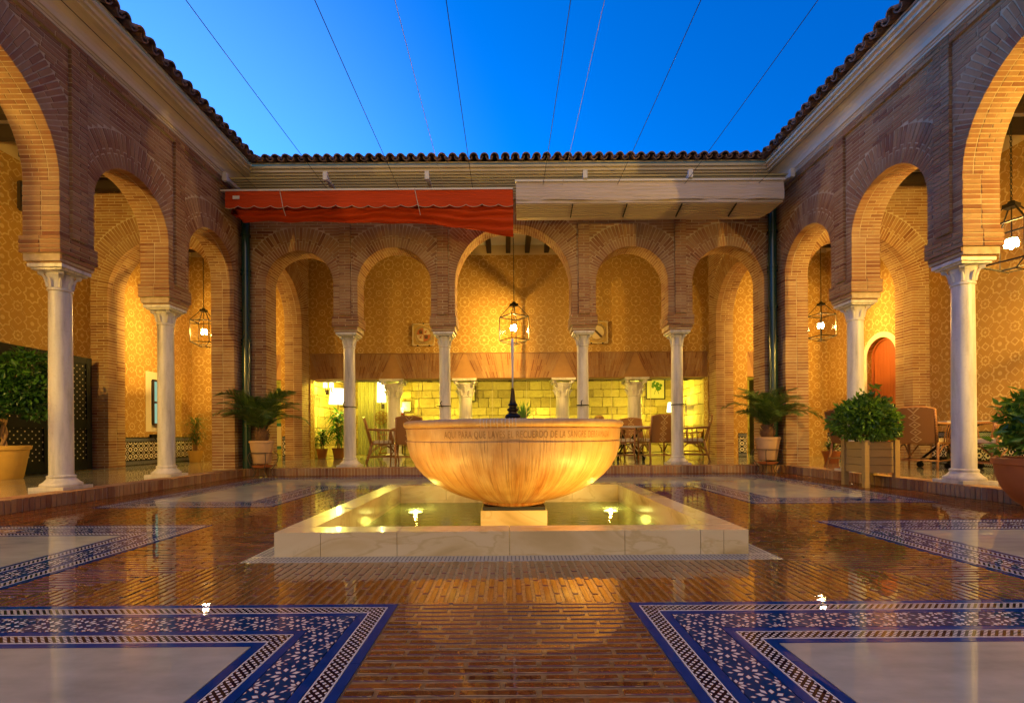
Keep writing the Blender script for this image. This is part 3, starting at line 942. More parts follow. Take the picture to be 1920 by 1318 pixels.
# ---- marble columns
def make_column(name, label, group=None):
    t = thing(name, label, 'column', (0, 0, 0), 0, group)
    b = MB(); b.prism([(-.190, -.190), (.190, -.190), (.190, .190), (-.190, .190)], 0, .035)
    b.lathe([(.183, .035), (.188, .05), (.183, .065), (.155, .085), (.130, .115), (.124, .125), (.129, .135), (.129, .150), (.118, .158)], 32)
    b.build('base', M['col_marble'], t, smooth=40)
    s = MB(); s.lathe([(.109, .155), (.108, .6), (.105, 1.4), (.101, 2.16), (.100, 2.185), (.111, 2.19), (.113, 2.20), (.111, 2.212), (.100, 2.218)], 36)
    s.build('shaft', M['col_marble'], t, smooth=40)
    c = MB(); c.lathe([(.101, 2.216), (.103, 2.28), (.110, 2.33), (.122, 2.36), (.118, 2.375), (.150, 2.39)], 28)
    for a in range(4):
        an = PI / 4 + a * PI / 2
        d = Vector((math.cos(an), math.sin(an), 0)); p = d * .158 + Vector((0, 0, 2.372))
        n = Vector((-math.sin(an), math.cos(an), 0))
        c.tube([p - n * .022, p + n * .022], .026, 12)
        c.bar(d * .10 + Vector((0, 0, 2.30)), d * .158 + Vector((0, 0, 2.37)), .04, .02)
    for a in range(8):
        an = a * PI / 4
        d = Vector((math.cos(an), math.sin(an), 0))
        c.tube([d * .100 + Vector((0, 0, 2.23)), d * .112 + Vector((0, 0, 2.29)), d * .132 + Vector((0, 0, 2.325))], [.019, .017, .007], 6)
    c.build('capital', M['col_marble'], t, smooth=35)
    a = MB(); a.prism([(-.165, -.165), (.165, -.165), (.165, .165), (-.165, .165)], 2.392, 2.415)
    a.prism([(-.188, -.188), (.188, -.188), (.188, .188), (-.188, .188)], 2.415, 2.452)
    a.build('abacus', M['col_marble'], t)
    return t
col0 = make_column('marble_column', '')
grpc = 'marble columns carrying the arcades'
cols = []
spec = [(-4.965, 5.44, 'white marble column nearest on the left side, in front of the black screen'),
        (-4.965, 7.12, 'white marble column on the left side, beside the small potted palm-like plant'),
        (5.096, 5.44, 'grey white marble column nearest on the right side, between rattan table and big clay bowl'),
        (5.096, 7.12, 'grey white marble column on the right side, rising behind the round bush in a wooden planter'),
        (COLS_B[0], 9.06, 'marble column of the far arcade, first from the left, in front of the lit floor lamp'),
        (COLS_B[1], 9.06, 'marble column of the far arcade, left of the wide middle arch'),
        (COLS_B[2], 9.06, 'marble column of the far arcade, right of the wide middle arch'),
        (COLS_B[3], 9.06, 'marble column of the far arcade with a rope tied to its iron cleat')]
for i, (x, y, lb) in enumerate(spec):
    o = col0 if i == 0 else copy_tree(col0)
    o.location = (x, y, ZW); o['label'] = lb; o['group'] = grpc
    if i >= 4:
        k = MB(); k.tube([(x + .113 * math.cos(a), y + .113 * math.sin(a), 1.235) for a in np.linspace(0, 2 * PI, 25)[:-1]], .008, 6, closed=True)
        sx = -1 if i < 6 else 1
        hx = x + (-.05 if i < 7 else .10)
        k.tube([(hx, y - .12, 1.22), (hx, y - .17, 1.235), (hx - .01, y - .18, 1.29), (hx + .012, y - .16, 1.32)], .009, 6)
        k.bar((hx - .09, y - .135, 1.235), (hx + .05, y - .135, 1.235), .012)
        k.build('cleat', M['iron'], o, label='black iron cleat with collar')
        if i == 7:
            r_ = MB(); r_.tube([(hx, y - .18, 1.23), (hx - .02, y - .175, 1.05), (hx - .035, y - .17, .80), (hx + .0, y - .17, .72), (hx + .02, y - .175, .85), (hx + .005, y - .18, 1.2)], .006, 5)
            r_.build('rope', M['rope'], o)

# ---- cornice round the court
prof = [(0, 5.052), (.035, 5.052), (.035, 5.078), (.05, 5.082), (.055, 5.10), (.075, 5.105)]
for i in range(7):
    a = i / 6 * PI / 2
    prof.append((.075 + .185 * (1 - math.cos(a)), 5.115 + .17 * math.sin(a)))
prof += [(.275, 5.288), (.275, 5.315), (.315, 5.32), (.315, 5.365), (.355, 5.37), (.355, 5.41), (0, 5.41)]
mb = MB(); n = len(prof)
vs = []
for (o_, z) in prof:
    vs += [(XL + o_, YN, z), (XL + o_, YB - o_, z), (XR - o_, YB - o_, z), (XR - o_, YN, z)]
fs = []
for i in range(n - 1):
    for k in range(3): fs.append((i * 4 + k, (i + 1) * 4 + k, (i + 1) * 4 + k + 1, i * 4 + k + 1))
fs.append(tuple(i * 4 for i in range(n))); fs.append(tuple(i * 4 + 3 for i in range(n)))
mb.add(vs, fs)
co = mb.build('cornice', M['plaster_cream'])
tag(co, 'cream plaster cornice with a coved moulding running under the eaves on all three sides', 'cornice')

# ---- tiled roofs
def tile_mesh(name, r0, r1, L, up):
    seg = 8; vs = []; fs = []
    for (y, r) in ((0, r0), (L, r1)):
        for t_ in (0, .016):
            for i in range(seg + 1):
                a = PI * i / seg
                rr = r - t_
                z = rr * math.sin(a)
                vs.append((rr * math.cos(a), y, z if up else -z))
    k = seg + 1
    for i in range(seg):
        fs.append((i, i + 1, 2 * k + i + 1, 2 * k + i)); fs.append((k + i, 3 * k + i, 3 * k + i + 1, k + i + 1))
        fs.append((i, k + i, k + i + 1, i + 1)); fs.append((2 * k + i, 2 * k + i + 1, 3 * k + i + 1, 3 * k + i))
    me = bpy.data.meshes.new(name); me.from_pydata(vs, [], fs); me.update()
    me.materials.append(M['roof_tile'])
    return me
TILE_UP = tile_mesh('cover_tile', .078, .064, .44, True)
TILE_DN = tile_mesh('pan_tile', .064, .074, .44, False)
SL = R(21)
def roof(label, a, b, O, udir, vdir, mitre):
    """eave runs along u from a to b; vdir points up the slope (horizontal)"""
    U = Vector(udir); V = Vector(vdir)
    root = thing('tiled_roof', label, 'roof', O + U * ((a + b) / 2) + V * .5)
    deck = MB()
    e0 = -.34; e1 = 3.2
    def pt(u, v, dz=0): return O + U * u + V * v + Vector((0, 0, 5.44 + (v - e0) * math.tan(SL) + dz))
    (ma, mb_) = mitre
    q = [(a + (-e0 if ma else 0), e0), (b - (-e0 if mb_ else 0), e0), (b + (e1 if mb_ else 0), e1), (a - (e1 if ma else 0), e1)]
    # mortar bed / deck
    deck.add([pt(*x) for x in q] + [pt(x[0], x[1], .03) for x in q], [(0, 1, 2, 3), (7, 6, 5, 4), (0, 4, 5, 1), (1, 5, 6, 2), (2, 6, 7, 3), (3, 7, 4, 0)])
    deck.build('roof_deck', M['plaster_cream'], root)
    PT = .18
    Sd = (V * math.cos(SL) + Vector((0, 0, math.sin(SL))))
    N = U.cross(Sd)
    if N.z < 0: N = -N
    pc = []; pp = []
    nn = int((b - a) / PT)
    for row in range(3):
        for i in range(-3, nn + 4):
            u = a + i * PT + PT / 2
            v = e0 - .09 + row * .36
            for kind in (0, 1):
                uu = u + (PT / 2 if kind else 0)
                lo_ = a + (-(v + .1) if ma else 0); hi_ = b + ((v + .1) if mb_ else 0)
                if uu < lo_ or uu > hi_: continue
                base = O + U * (uu + jit(.006)) + V * v + Vector((0, 0, 5.44 + (v - e0) * math.tan(SL)))
                base = base + N * ((.075 if kind == 0 else .095) + row * .012) + Sd * jit(.018)
                ang = jit(.03)
                X = (U * math.cos(ang) + Sd * math.sin(ang)); Y = (Sd * math.cos(ang) - U * math.sin(ang))
                m = Matrix((X, Y, N)).transposed().to_4x4(); m.translation = base
                if kind == 0: pc.append((TILE_UP, m, .16))
                else: pp.append((TILE_DN, m, .12))
    emit(pc, root, M['roof_tile'], 'cover_tile', 'tiles_further_up', cap=110)
    emit(pp, root, M['roof_tile'], 'pan_tile', 'pan_tiles_further_up', cap=70)
roof('curved clay tile eave over the far arcade', XL, XR, Vector((0, YB, 0)), (1, 0, 0), (0, 1, 0), (True, True))
roof('curved clay tile eave over the left arcade', YN, YB, Vector((XL, 0, 0)), (0, 1, 0), (-1, 0, 0), (False, True))
roof('curved clay tile eave over the right arcade', YN, YB, Vector((XR, 0, 0)), (0, 1, 0), (1, 0, 0), (False, True))

# ---- gallery ceilings with dark rafters
def ceiling(label, x0, x1, y0, y1, along, n):
    root = thing('gallery_ceiling', label, 'ceiling', ((x0 + x1) / 2, (y0 + y1) / 2, ZCEIL))
    MB().box2((x0, y0, ZCEIL + .002), (x1, y1, ZCEIL + .05)).build('ceiling_plaster', M['plaster_white'], root)
    if along == 'x':
        for i in range(n):
            y = y0 + (i + .5) * (y1 - y0) / n
            MB().box2((x0 + .01, y - .06, ZCEIL - .19), (x1 - .01, y + .06, ZCEIL)).build('rafter', M['dark_wood'], root)
    else:
        for i in range(n):
            x = x0 + (i + .5) * (x1 - x0) / n
            MB().box2((x - .055, y0 + .01, ZCEIL - .20), (x + .055, y1 - .01, ZCEIL)).build('rafter', M['dark_wood'], root)
ceiling('white ceiling with dark rafters over the left gallery', XLW, XL - TH, YN, YB + .05, 'x', 16)
ceiling('white ceiling with dark rafters over the right gallery', XR + TH, XRW, YN, YB + .05, 'x', 16)
ceiling('white ceiling with dark rafters over the far gallery', XL, XR, YB + TH, YW, 'y', 21)
ceiling('white ceiling with dark rafters in the far left corner', XLW, XL - TH, YB + .47, YW, 'x', 5)
ceiling('white ceiling with dark rafters in the far right corner', XR + TH, XRW, YB + .47, YW, 'x', 5)

# ---- gallery walls
def wall_panel(mb, a, b): mb.box2(a, b)
gw = thing('gallery_wall', 'gallery wall on the left with cream star and cross plasterwork', 'wall', (XLW - .1, 6, ZW))
m_ = MB(); m_.box2((XLW - .25, YN, -.1), (XLW, YW + .25, 5.34)); m_.build('plasterwork', M['sgraffito'], gw)
def dado(parent, fr, a, b):
    m1 = MB(); c0 = fr.p(a, -.012, .235); c1 = fr.p(b, 0.0, .60); m1.box2(c0, c1); m1.build('star_tile_field', M['dado'], parent)
    for (z0, z1, mt, v, nm) in ((.13, .145, 'black_paint', -.016, 'skirting_line'), (.145, .22, 'dado_border', -.013, 'border_tiles'), (.22, .235, 'black_paint', -.018, 'dark_tile_line'), (.60, .615, 'black_paint', -.018, 'dark_tile_line'), (.615, .685, 'dado_border', -.013, 'border_tiles'), (.685, .702, 'black_paint', -.02, 'cap_tiles')):
        MB().box2(fr.p(a, v, z0), fr.p(b, 0.0, z1)).build(nm, M[mt], parent)
gfL = Frame((XLW, 0, 0), (0, 1, 0), (-1, 0, 0))
gfR = Frame((XRW, 0, 0), (0, 1, 0), (1, 0, 0))
dado(gw, gfL, 9.33, YW - .03)
gw2 = thing('gallery_wall', 'gallery wall on the right with the arched red door', 'wall', (XRW + .1, 6, ZW))
DY0, DY1, DZ = 9.70, 10.48, 2.27     # door opening in right wall
m_ = MB()
m_.box2((XRW, YN, -.1), (XRW + .25, DY0, 5.34)); m_.box2((XRW, DY1, -.1), (XRW + .25, YW + .25, 5.34))
dyc, dr = (DY0 + DY1) / 2, (DY1 - DY0) / 2
nn = 20
for i in range(nn):
    a0, a1 = PI - PI * i / nn, PI - PI * (i + 1) / nn
    y0, z0, y1, z1 = dyc + dr * math.cos(a0), DZ + dr * math.sin(a0), dyc + dr * math.cos(a1), DZ + dr * math.sin(a1)
    m_.add([(XRW, y0, z0), (XRW, y1, z1), (XRW, y1, 5.34), (XRW, y0, 5.34)], [(0, 1, 2, 3)])
    m_.add([(XRW, y0, z0), (XRW, y1, z1), (XRW + .25, y1, z1), (XRW + .25, y0, z0)], [(0, 1, 2, 3)])
m_.box2((XRW + .25, DY0 - .1, -.1), (XRW + .3, DY1 + .1, 5.34))
m_.build('plasterwork', M['sgraffito'], gw2)
# plain plaster band round the door
m_ = MB(); ro = dr + .11
for (y0, y1) in ((DY0 - .11, DY0), (DY1, DY1 + .11)): m_.box2((XRW - .008, y0, ZW), (XRW + .01, y1, DZ))
for i in range(nn):
    a0, a1 = PI - PI * i / nn, PI - PI * (i + 1) / nn
    q = [(dyc + r_ * math.cos(a), DZ + r_ * math.sin(a)) for a, r_ in ((a0, dr), (a1, dr), (a1, ro), (a0, ro))]
    m_.add([(XRW - .008, y, z) for y, z in q] + [(XRW + .01, y, z) for y, z in q], [(0, 1, 2, 3), (7, 6, 5, 4), (0, 4, 5, 1), (2, 6, 7, 3), (1, 5, 6, 2), (3, 7, 4, 0)])
m_.build('door_surround', M['plaster_cream'], gw2)
dado(gw2, gfR, 9.33, DY0 - .18); dado(gw2, gfR, DY1 + .18, YW - .03); dado(gw2, gfR, 4.2, 8.88)
door = thing('arched_door', 'arched red wooden plank door with a black iron handle in the right gallery', 'door', (XRW + .16, dyc, ZW))
npl = 8
for i in range(npl):
    y0 = DY0 + .05 + i * (DY1 - DY0 - .10) / npl; y1 = y0 + (DY1 - DY0 - .10) / npl - .006
    def zt(y): return DZ + math.sqrt(max(0, (dr - .045) ** 2 - (y - dyc) ** 2))
    mm = MB(); xs = (XRW + .12, XRW + .16)
    pz = [(y0, ZW + .01), (y1, ZW + .01), (y1, zt(y1)), ((y0 + y1) / 2, zt((y0 + y1) / 2)), (y0, zt(y0))]
    mm.add([(xs[0], y, z) for y, z in pz] + [(xs[1], y, z) for y, z in pz], [(4, 3, 2, 1, 0), (5, 6, 7, 8, 9)] + [(k, (k + 1) % 5, 5 + (k + 1) % 5, 5 + k) for k in range(5)])
    mm.build('plank', M['door_wood'], door)
mm = MB()
path = [(XRW + .11, DY0 + .025, ZW)] + [(XRW + .11, dyc + (dr - .025) * math.cos(a), DZ + (dr - .025) * math.sin(a)) for a in np.linspace(PI, 0, 17)] + [(XRW + .11, DY1 - .025, ZW)]
mm.tube(path, .028, 6); mm.build('door_frame', M['door_wood'], door)
mm = MB(); mm.tube([(XRW + .10, DY0 + .16 + .055 * math.cos(a), 1.20 + .055 * math.sin(a)) for a in np.linspace(0, 2 * PI, 15)[:-1]], .008, 6, closed=True)
mm.box((XRW + .115, DY0 + .16, 1.22), (.012, .10, .10)); mm.build('handle', M['iron'], door)
mm = MB(); mm.box((XRW + .116, dyc, 1.36), (.012, .30, .02)); mm.box((XRW + .117, dyc, 1.36), (.014, .06, .09)); mm.build('knocker', M['iron'], door)

# ---- back gallery wall above the lounge opening
LX0, LX1 = -4.74, 4.87        # lounge opening
gw3 = thing('gallery_wall', 'far gallery wall of star patterned plaster above the brick flat arches of the lounge', 'wall', (0, YW + .1, ZW))
m_ = MB(); m_.box2((XLW, YW, 2.674), (XRW, YW + .25, 5.34))
m_.box2((XLW, YW, -.1), (-6.5, YW + .25, 2.674)); m_.box2((-5.45, YW, -.1), (LX0 - .0, YW + .25, 2.674))
m_.box2((LX1, YW, -.1), (5.83, YW + .25, 2.674)); m_.box2((6.9, YW, -.1), (XRW, YW + .25, 2.674))
m_.build('plasterwork', M['sgraffito'], gw3)
fW = Frame((0, YW, 0), (1, 0, 0), (0, 1, 0))
dado(gw3, fW, -5.42, -5.18); dado(gw3, fW, 5.60, 5.80)
# flat brick arches
m_ = MB(); m_.box2((LX0, YW + .012, 2.07), (LX1, YW + .25, 2.672)); m_.box2((-6.5, YW + .012, 2.07), (-5.45, YW + .25, 2.672)); m_.box2((5.83, YW + .012, 2.07), (6.9, YW + .25, 2.672))
m_.build('lintel_core', M['ochre_plaster'], gw3)
m_ = MB(); m_.box2((LX0, YW - .012, 2.674), (LX1, YW + .02, 2.69)); m_.build('string_moulding', M['brick'], gw3)
LCOL = [-2.75, -1.00, 1.37, 3.13]
P = []
spans = list(zip([LX0 - .25] + LCOL, LCOL + [LX1 + .25])) + [(-6.75, -5.15), (5.5, 7.1)]
for (a, b) in spans:
    n = int((b - a) / 0.052)
    for i in range(n):
        t_ = (i + .5) / n
        xb = a + .30 + t_ * (b - a - .60); xt = a + .02 + t_ * (b - a - .04)
        if min(xb, xt) < LX0 and b < 0 and a > -5.2: continue
        if max(xb, xt) > LX1 and a > 0 and b < 5.4: continue
        if a < -6 and (min(xb, xt) < -6.5 or max(xb, xt) > -5.45): continue
        if b > 6.5 and (max(xb, xt) > 6.9 or min(xb, xt) < 5.83): continue
        H = .585; ang = math.atan2(H, xt - xb)
        w_ = .052 * .62 * abs(math.sin(ang))
        L_ = H / abs(math.sin(ang)) - .012
        for (s0, s1) in ((0.0, .49), (.51, 1.0)) if i % 2 else ((0, .25), (.27, .74), (.76, 1.0)):
            f0 = (s0 + s1) / 2
            P.append((CUBE, fW.mat(xb + (xt - xb) * f0, .035 + jit(.002), 2.08 + H * f0, ang, L_ * (s1 - s0), .07, w_), math.sqrt(L_ * .5 * w_)))
emit(P, gw3, M['brick'], 'brick', 'brickwork')

# ---- floors ------------------------------------------------------
gb = MB(); gb.box2((-9, -2.5, -.30), (-1.30, 14, -.0005)); gb.box2((1.35, -2.5, -.30), (9, 14, -.0005)); gb.box2((-1.30, -2.5, -.30), (1.35, 2.9, -.0005)); gb.box2((-1.30, 5.56, -.30), (1.35, 14, -.0005))
FCX, FCY = 0.023, 4.215
HF = 1.38      # fountain half width
court = thing('courtyard_floor', 'wet red brick courtyard paving with blue tile borders and white marble panels', 'floor', (FCX, FCY, 0))
court['kind'] = 'structure'
gb.build('mortar_bed', M['floor_mortar'], court)
# L-shaped panels
PX0, PX1 = .475, 2.39; PY0, PY1 = .49, 2.21; CY = 4.36
OUTX, OUTY0, OUTY1 = 4.22, -.9, 8.25
def lshape(sx, sy):
    # relative to centre, path half widths and notch; ccw for (+,+)
    yn = (6.44 if sy > 0 else 2.02); yp = (4.85 if sy > 0 else 3.87); yo = (OUTY1 if sy > 0 else OUTY0)
    xn = FCX + .03 + sx * PX1; xp = FCX + sx * PX0; xo = FCX + .06 + sx * OUTX
    pts = [(xp, yn), (xp, yo), (xo, yo), (xo, yp), (xn, yp), (xn, yn)]
    area = sum(pts[i][0] * pts[(i + 1) % 6][1] - pts[(i + 1) % 6][0] * pts[i][1] for i in range(6))
    return pts if area > 0 else pts[::-1]
def inset(pts, d):
    n = len(pts); out = []
    for i in range(n):
        p0, p1, p2 = Vector(pts[i - 1]), Vector(pts[i]), Vector(pts[(i + 1) % n])
        a = (p1 - p0).normalized(); b = (p2 - p1).normalized()
        na = Vector((-a.y, a.x)); nb = Vector((-b.y, b.x))
        out.append(p1 + (na + nb) * d)   # orthogonal corners
    return out
STR = [('tile_blue', 0, .034), ('tile_interlace', .034, .099), ('tile_blue', .099, .133), ('tile_star', .133, .267), ('tile_blue', .267, .301), ('tile_interlace', .301, .366), ('tile_blue', .366, .40)]
tile_list = []
def poly_tile(q, mt, uvs, top=0.004):
    tile_list.append((q, mt, uvs, top))
for (sx, sy) in ((-1, -1), (1, -1), (-1, 1), (1, 1)):
    pts = lshape(sx, sy)
    for mt, d0, d1 in STR:
        g = .0018
        A = inset(pts, d0 + g); B = inset(pts, d1 - g)
        n = len(pts)
        for i in range(n):
            a0, a1, b0, b1 = A[i], A[(i + 1) % n], B[i], B[(i + 1) % n]
            t = (Vector(pts[(i + 1) % n]) - Vector(pts[i])).normalized()
            o_ = Vector(pts[i])
            sa0, sa1, sb0, sb1 = [(x - o_).dot(t) for x in (a0, a1, b0, b1)]
            s_lo, s_hi = max(sa0, sb0), min(sa1, sb1)
            TL = .266 if mt != 'tile_star' else .266
            k0 = math.ceil(s_lo / TL + .2); k1 = math.floor(s_hi / TL - .2)
            cuts = [k * TL for k in range(k0, k1 + 1)]
            segs = []
            prev = None
            if not cuts: cuts = []
            edges = [None] + cuts + [None]
            for j in range(len(edges) - 1):
                l, r_ = edges[j], edges[j + 1]
                if mt == 'tile_star' or True:
                    q = []
                    sl0 = sa0 if l is None else l + g / 2; sl1 = sb0 if l is None else l + g / 2
                    sr0 = sa1 if r_ is None else r_ - g / 2; sr1 = sb1 if r_ is None else r_ - g / 2
                    nrm = Vector((-t.y, t.x))
                    q = [o_ + t * sl0 + nrm * (d0 + g), o_ + t * sr0 + nrm * (d0 + g), o_ + t * sr1 + nrm * (d1 - g), o_ + t * sl1 + nrm * (d1 - g)]
                    uv = [(sl0, 0), (sr0, 0), (sr1, d1 - d0), (sl1, d1 - d0)]
                    poly_tile(q, mt, uv)
    # marble slab
    inn = inset(pts, .4022)
    sl = MB(); ps = [(p.x, p.y) for p in inn]
    sl.prism(ps, -.012, .004)
    sl.build('marble_slab', M['floor_marble'], court)
# tiles: size order
cmi = cam.matrix_world.inverted()
sc_ = []
for i, (q, mt, uv, top) in enumerate(tile_list):
    c = sum((p for p in q), Vector((0, 0))) / 4
    p = cmi @ Vector((c.x, c.y, 0)); s_ = 0
    if p.z < -.2:
        x = -p.x / p.z * FPX; y = -p.y / p.z * FPX
        if abs(x) < 1100 and y > -900: s_ = ((q[1] - q[0]).length) / (-p.z) ** 1.5
    sc_.append((s_, i))
sc_.sort(reverse=True)
restm = {}
for rank, (s_, i) in enumerate(sc_):
    q, mt, uv, top = tile_list[i]
    if rank < 300 and s_ > 0: mb = MB()
    else: mb = restm.setdefault(mt, MB())
    vs = [(p.x, p.y, top + jit(.0003)) for p in q] + [(p.x, p.y, -.011) for p in q]
    mb.add(vs, [(0, 1, 2, 3), (0, 4, 5, 1), (1, 5, 6, 2), (2, 6, 7, 3), (3, 7, 4, 0)], [uv, [uv[0], uv[0], uv[1], uv[1]], [uv[1], uv[1], uv[2], uv[2]], [uv[2], uv[2], uv[3], uv[3]], [uv[3], uv[3], uv[0], uv[0]]])
    if rank < 300 and s_ > 0: mb.build('border_tile', M[mt], court)
for mt, mb in restm.items(): mb.build('more_border_tiles', M[mt], court, kind='stuff')

# floor bricks
def floor_brick_mesh(i):
    """unit brick 1x1x1 footprint with worn outline; top at z=0"""
    rr = random.Random(i)
    L, W = .215, .033
    pts = []
    for k in range(6): pts.append((-.5 + k / 6 + rr.uniform(-.01, .01), -.5 + rr.uniform(-.0, .07)))
    pts.append((.5 - .008, -.5 + .10)); pts.append((.5 - rr.uniform(0, .012), 0.5 - .12))
    for k in range(6): pts.append((.5 - .01 - k / 6 + rr.uniform(-.01, .01), .5 - rr.uniform(0, .07)))
    pts.append((-.5 + .005, .5 - .12)); pts.append((-.5 + rr.uniform(0, .012), -.5 + .14))
    n = len(pts)
    vs = [(x * .985, y * .90, 0.0) for x, y in pts] + [(x, y, -.10) for x, y in pts] + [(x, y, -1) for x, y in pts]
    fs = [tuple(range(n))] + [(k, n + k, n + (k + 1) % n, (k + 1) % n) for k in range(n)] + [(n + k, 2 * n + k, 2 * n + (k + 1) % n, n + (k + 1) % n) for k in range(n)]
    me = bpy.data.meshes.new('floor_brick'); me.from_pydata(vs, [], fs); me.update(); return me
FB = [floor_brick_mesh(i) for i in range(6)]
fbr = []
BLf, BWf = .222, .0415
def fbrick(cx, cy, L, W, ang):
    if L < .03: return
    z = .0032 + random.uniform(-.0009, .0009)
    m = Matrix.Translation((cx, cy, z)) @ Matrix.Rotation(ang + jit(.006), 4, 'Z') @ Matrix.Rotation(jit(.0015), 4, 'X') @ Matrix.Rotation(jit(.001), 4, 'Y') @ Matrix.Diagonal((L, W, .014, 1))
    fbr.append((random.choice(FB), m, L))
def field(x0, x1, y0, y1, along, lim=None):
    """lim(c) -> (lo,hi) clip of the long axis for a row at cross coordinate c"""
    if along == 'x': c0, c1, l0, l1 = y0, y1, x0, x1
    else: c0, c1, l0, l1 = x0, x1, y0, y1
    k = 0; c = c0
    while c < c1 - .01:
        cm_ = c + BWf / 2
        lo, hi = (l0, l1) if lim is None else lim(cm_)
        s = l0 - (BLf * .5 if k % 2 else 0) + jit(.02) - BLf * 2
        while s < hi:
            a, b = max(s, lo), min(s + BLf, hi)
            if b - a > .03:
                L = b - a - .012; cc = (a + b) / 2
                if along == 'x': fbrick(cc, cm_, L, BWf - .0128, 0)
                else: fbrick(cm_, cc, L, BWf - .0128, PI / 2)
            s += BLf
        c += BWf; k += 1
yn0, yn1, yp0, yp1 = 2.02, 6.44, 3.87, 4.85
xn0, xn1 = FCX + .03 - PX1, FCX + .03 + PX1
xp0, xp1 = FCX - PX0, FCX + PX0
# axis paths
field(xp0, xp1, -.9, yn0 - .002, 'x'); field(xp0, xp1, yn1, OUTY1, 'x')
field(-OUTX, xn0, yp0, yp1, 'y'); field(xn1, OUTX + .1, yp0, yp1, 'y')
# ring round fountain, mitred
s_in = HF + .13
fx0, fx1, fy0, fy1 = FCX - s_in, FCX + s_in, FCY - s_in, FCY + s_in
def lim_front(x):
    if x < fx0: t = (fx0 - x) / (fx0 - xn0); return (yn0, fy0 - t * (fy0 - yn0))
    if x > fx1: t = (x - fx1) / (xn1 - fx1); return (yn0, fy0 - t * (fy0 - yn0))
    return (yn0, fy0)
def lim_back(x):
    if x < fx0: t = (fx0 - x) / (fx0 - xn0); return (fy1 + t * (yn1 - fy1), yn1)
    if x > fx1: t = (x - fx1) / (xn1 - fx1); return (fy1 + t * (yn1 - fy1), yn1)
    return (fy1, yn1)
def lim_left(y):
    if y < fy0: t = (fy0 - y) / (fy0 - yn0); return (xn0, fx0 - t * (fx0 - xn0))
    if y > fy1: t = (y - fy1) / (yn1 - fy1); return (xn0, fx0 - t * (fx0 - xn0))
    return (xn0, fx0)
def lim_right(y):
    if y < fy0: t = (fy0 - y) / (fy0 - yn0); return (fx1 + t * (xn1 - fx1), xn1)
    if y > fy1: t = (y - fy1) / (yn1 - fy1); return (fx1 + t * (xn1 - fx1), xn1)
    return (fx1, xn1)
field(xn0, xn1, yn0, fy0, 'y', lim_front); field(xn0, xn1, fy1, yn1, 'y', lim_back)
field(xn0, fx0, yn0, yn1, 'x', lim_left); field(fx1, xn1, yn0, yn1, 'x', lim_right)
# outer margin
CXL, CXR, CYB = -4.62, 4.86, 8.66       # curb faces
xo0, xo1 = FCX + .06 - OUTX, FCX + .06 + OUTX
field(CXL, xo0, .6, CYB, 'y'); field(xo1, CXR, .6, CYB, 'y'); field(xo0, xo1, OUTY1, CYB, 'x')
emit(fbr, court, M['floor_brick'], 'brick', 'brick_paving', cap=300)

# slotted drain round the fountain
dr_ = thing('drain_grate', 'pale grey slotted drain strip around the fountain basin', 'drain', (FCX, FCY, 0))
a, b = HF + .004, HF + .127
dm = MB()
for (x0, y0, x1, y1) in ((-b, -b, b, -a), (-b, a, b, b), (-b, -a, -a, a), (a, -a, b, a)):
    dm.box2((FCX + x0, FCY + y0, -.03), (FCX + x1, FCY + y1, .001))
dm.build('drain_frame', M['steel_grate'], dr_)
sm = MB()
for i in range(int(2 * b / .022)):
    t_ = -b + .011 + i * .022
    for r_ in range(3):
        q = a + .02 + r_ * .034
        for s_ in (-1, 1):
            sm.box((FCX + t_, FCY + s_ * (q + .012), .0015), (.007, .024, .002))
            if abs(t_) < a: sm.box((FCX + s_ * (q + .012), FCY + t_, .0015), (.024, .007, .002))
sm.build('slots', M['grate_slot'], dr_, kind='stuff')

# ---- raised gallery walkway with brick-on-edge curb
wk = thing('gallery_walkway', 'raised marble paved walkway under the arcades with a brick on edge curb', 'walkway', (0, 10, 0))
wk['kind'] = 'structure'
CD = .24
m_ = MB(); m_.box2((XLW, YN - 1, -.29), (CXL - CD - .001, YW, ZW - .012)); m_.box2((CXR + CD + .001, YN - 1, -.29), (XRW, YW, ZW - .012)); m_.box2((CXL - CD, CYB + CD + .001, -.289), (CXR + CD, YW, ZW - .012)); m_.build('walkway_bed', M['mortar'], wk)
slabs = []
def slab_area(x0, x1, y0, y1, sx, sy):
    nx = max(1, round((x1 - x0) / sx)); ny = max(1, round((y1 - y0) / sy))
    for i in range(nx):
        for j in range(ny):
            a_, b_ = x0 + (x1 - x0) * i / nx, x0 + (x1 - x0) * (i + 1) / nx; c_, d_ = y0 + (y1 - y0) * j / ny, y0 + (y1 - y0) * (j + 1) / ny
            m = Matrix.Translation(((a_ + b_) / 2, (c_ + d_) / 2, ZW - .006 + jit(.0006))) @ Matrix.Diagonal((b_ - a_ - .004, d_ - c_ - .004, .012, 1))
            slabs.append((SLABM, m, (b_ - a_)))
SLABM = unit_cube_mesh('paving_slab')
slab_area(XLW, CXL - CD, YN, YW, .55, .55); slab_area(CXR + CD, XRW, YN, YW, .55, .55); slab_area(CXL - CD, CXR + CD, CYB + CD, YW, .55, .5)
emit(slabs, wk, M['walk_marble'], 'paving_slab', 'more_paving_slabs', cap=290)
cb = []
CBM = unit_cube_mesh('curb_brick')
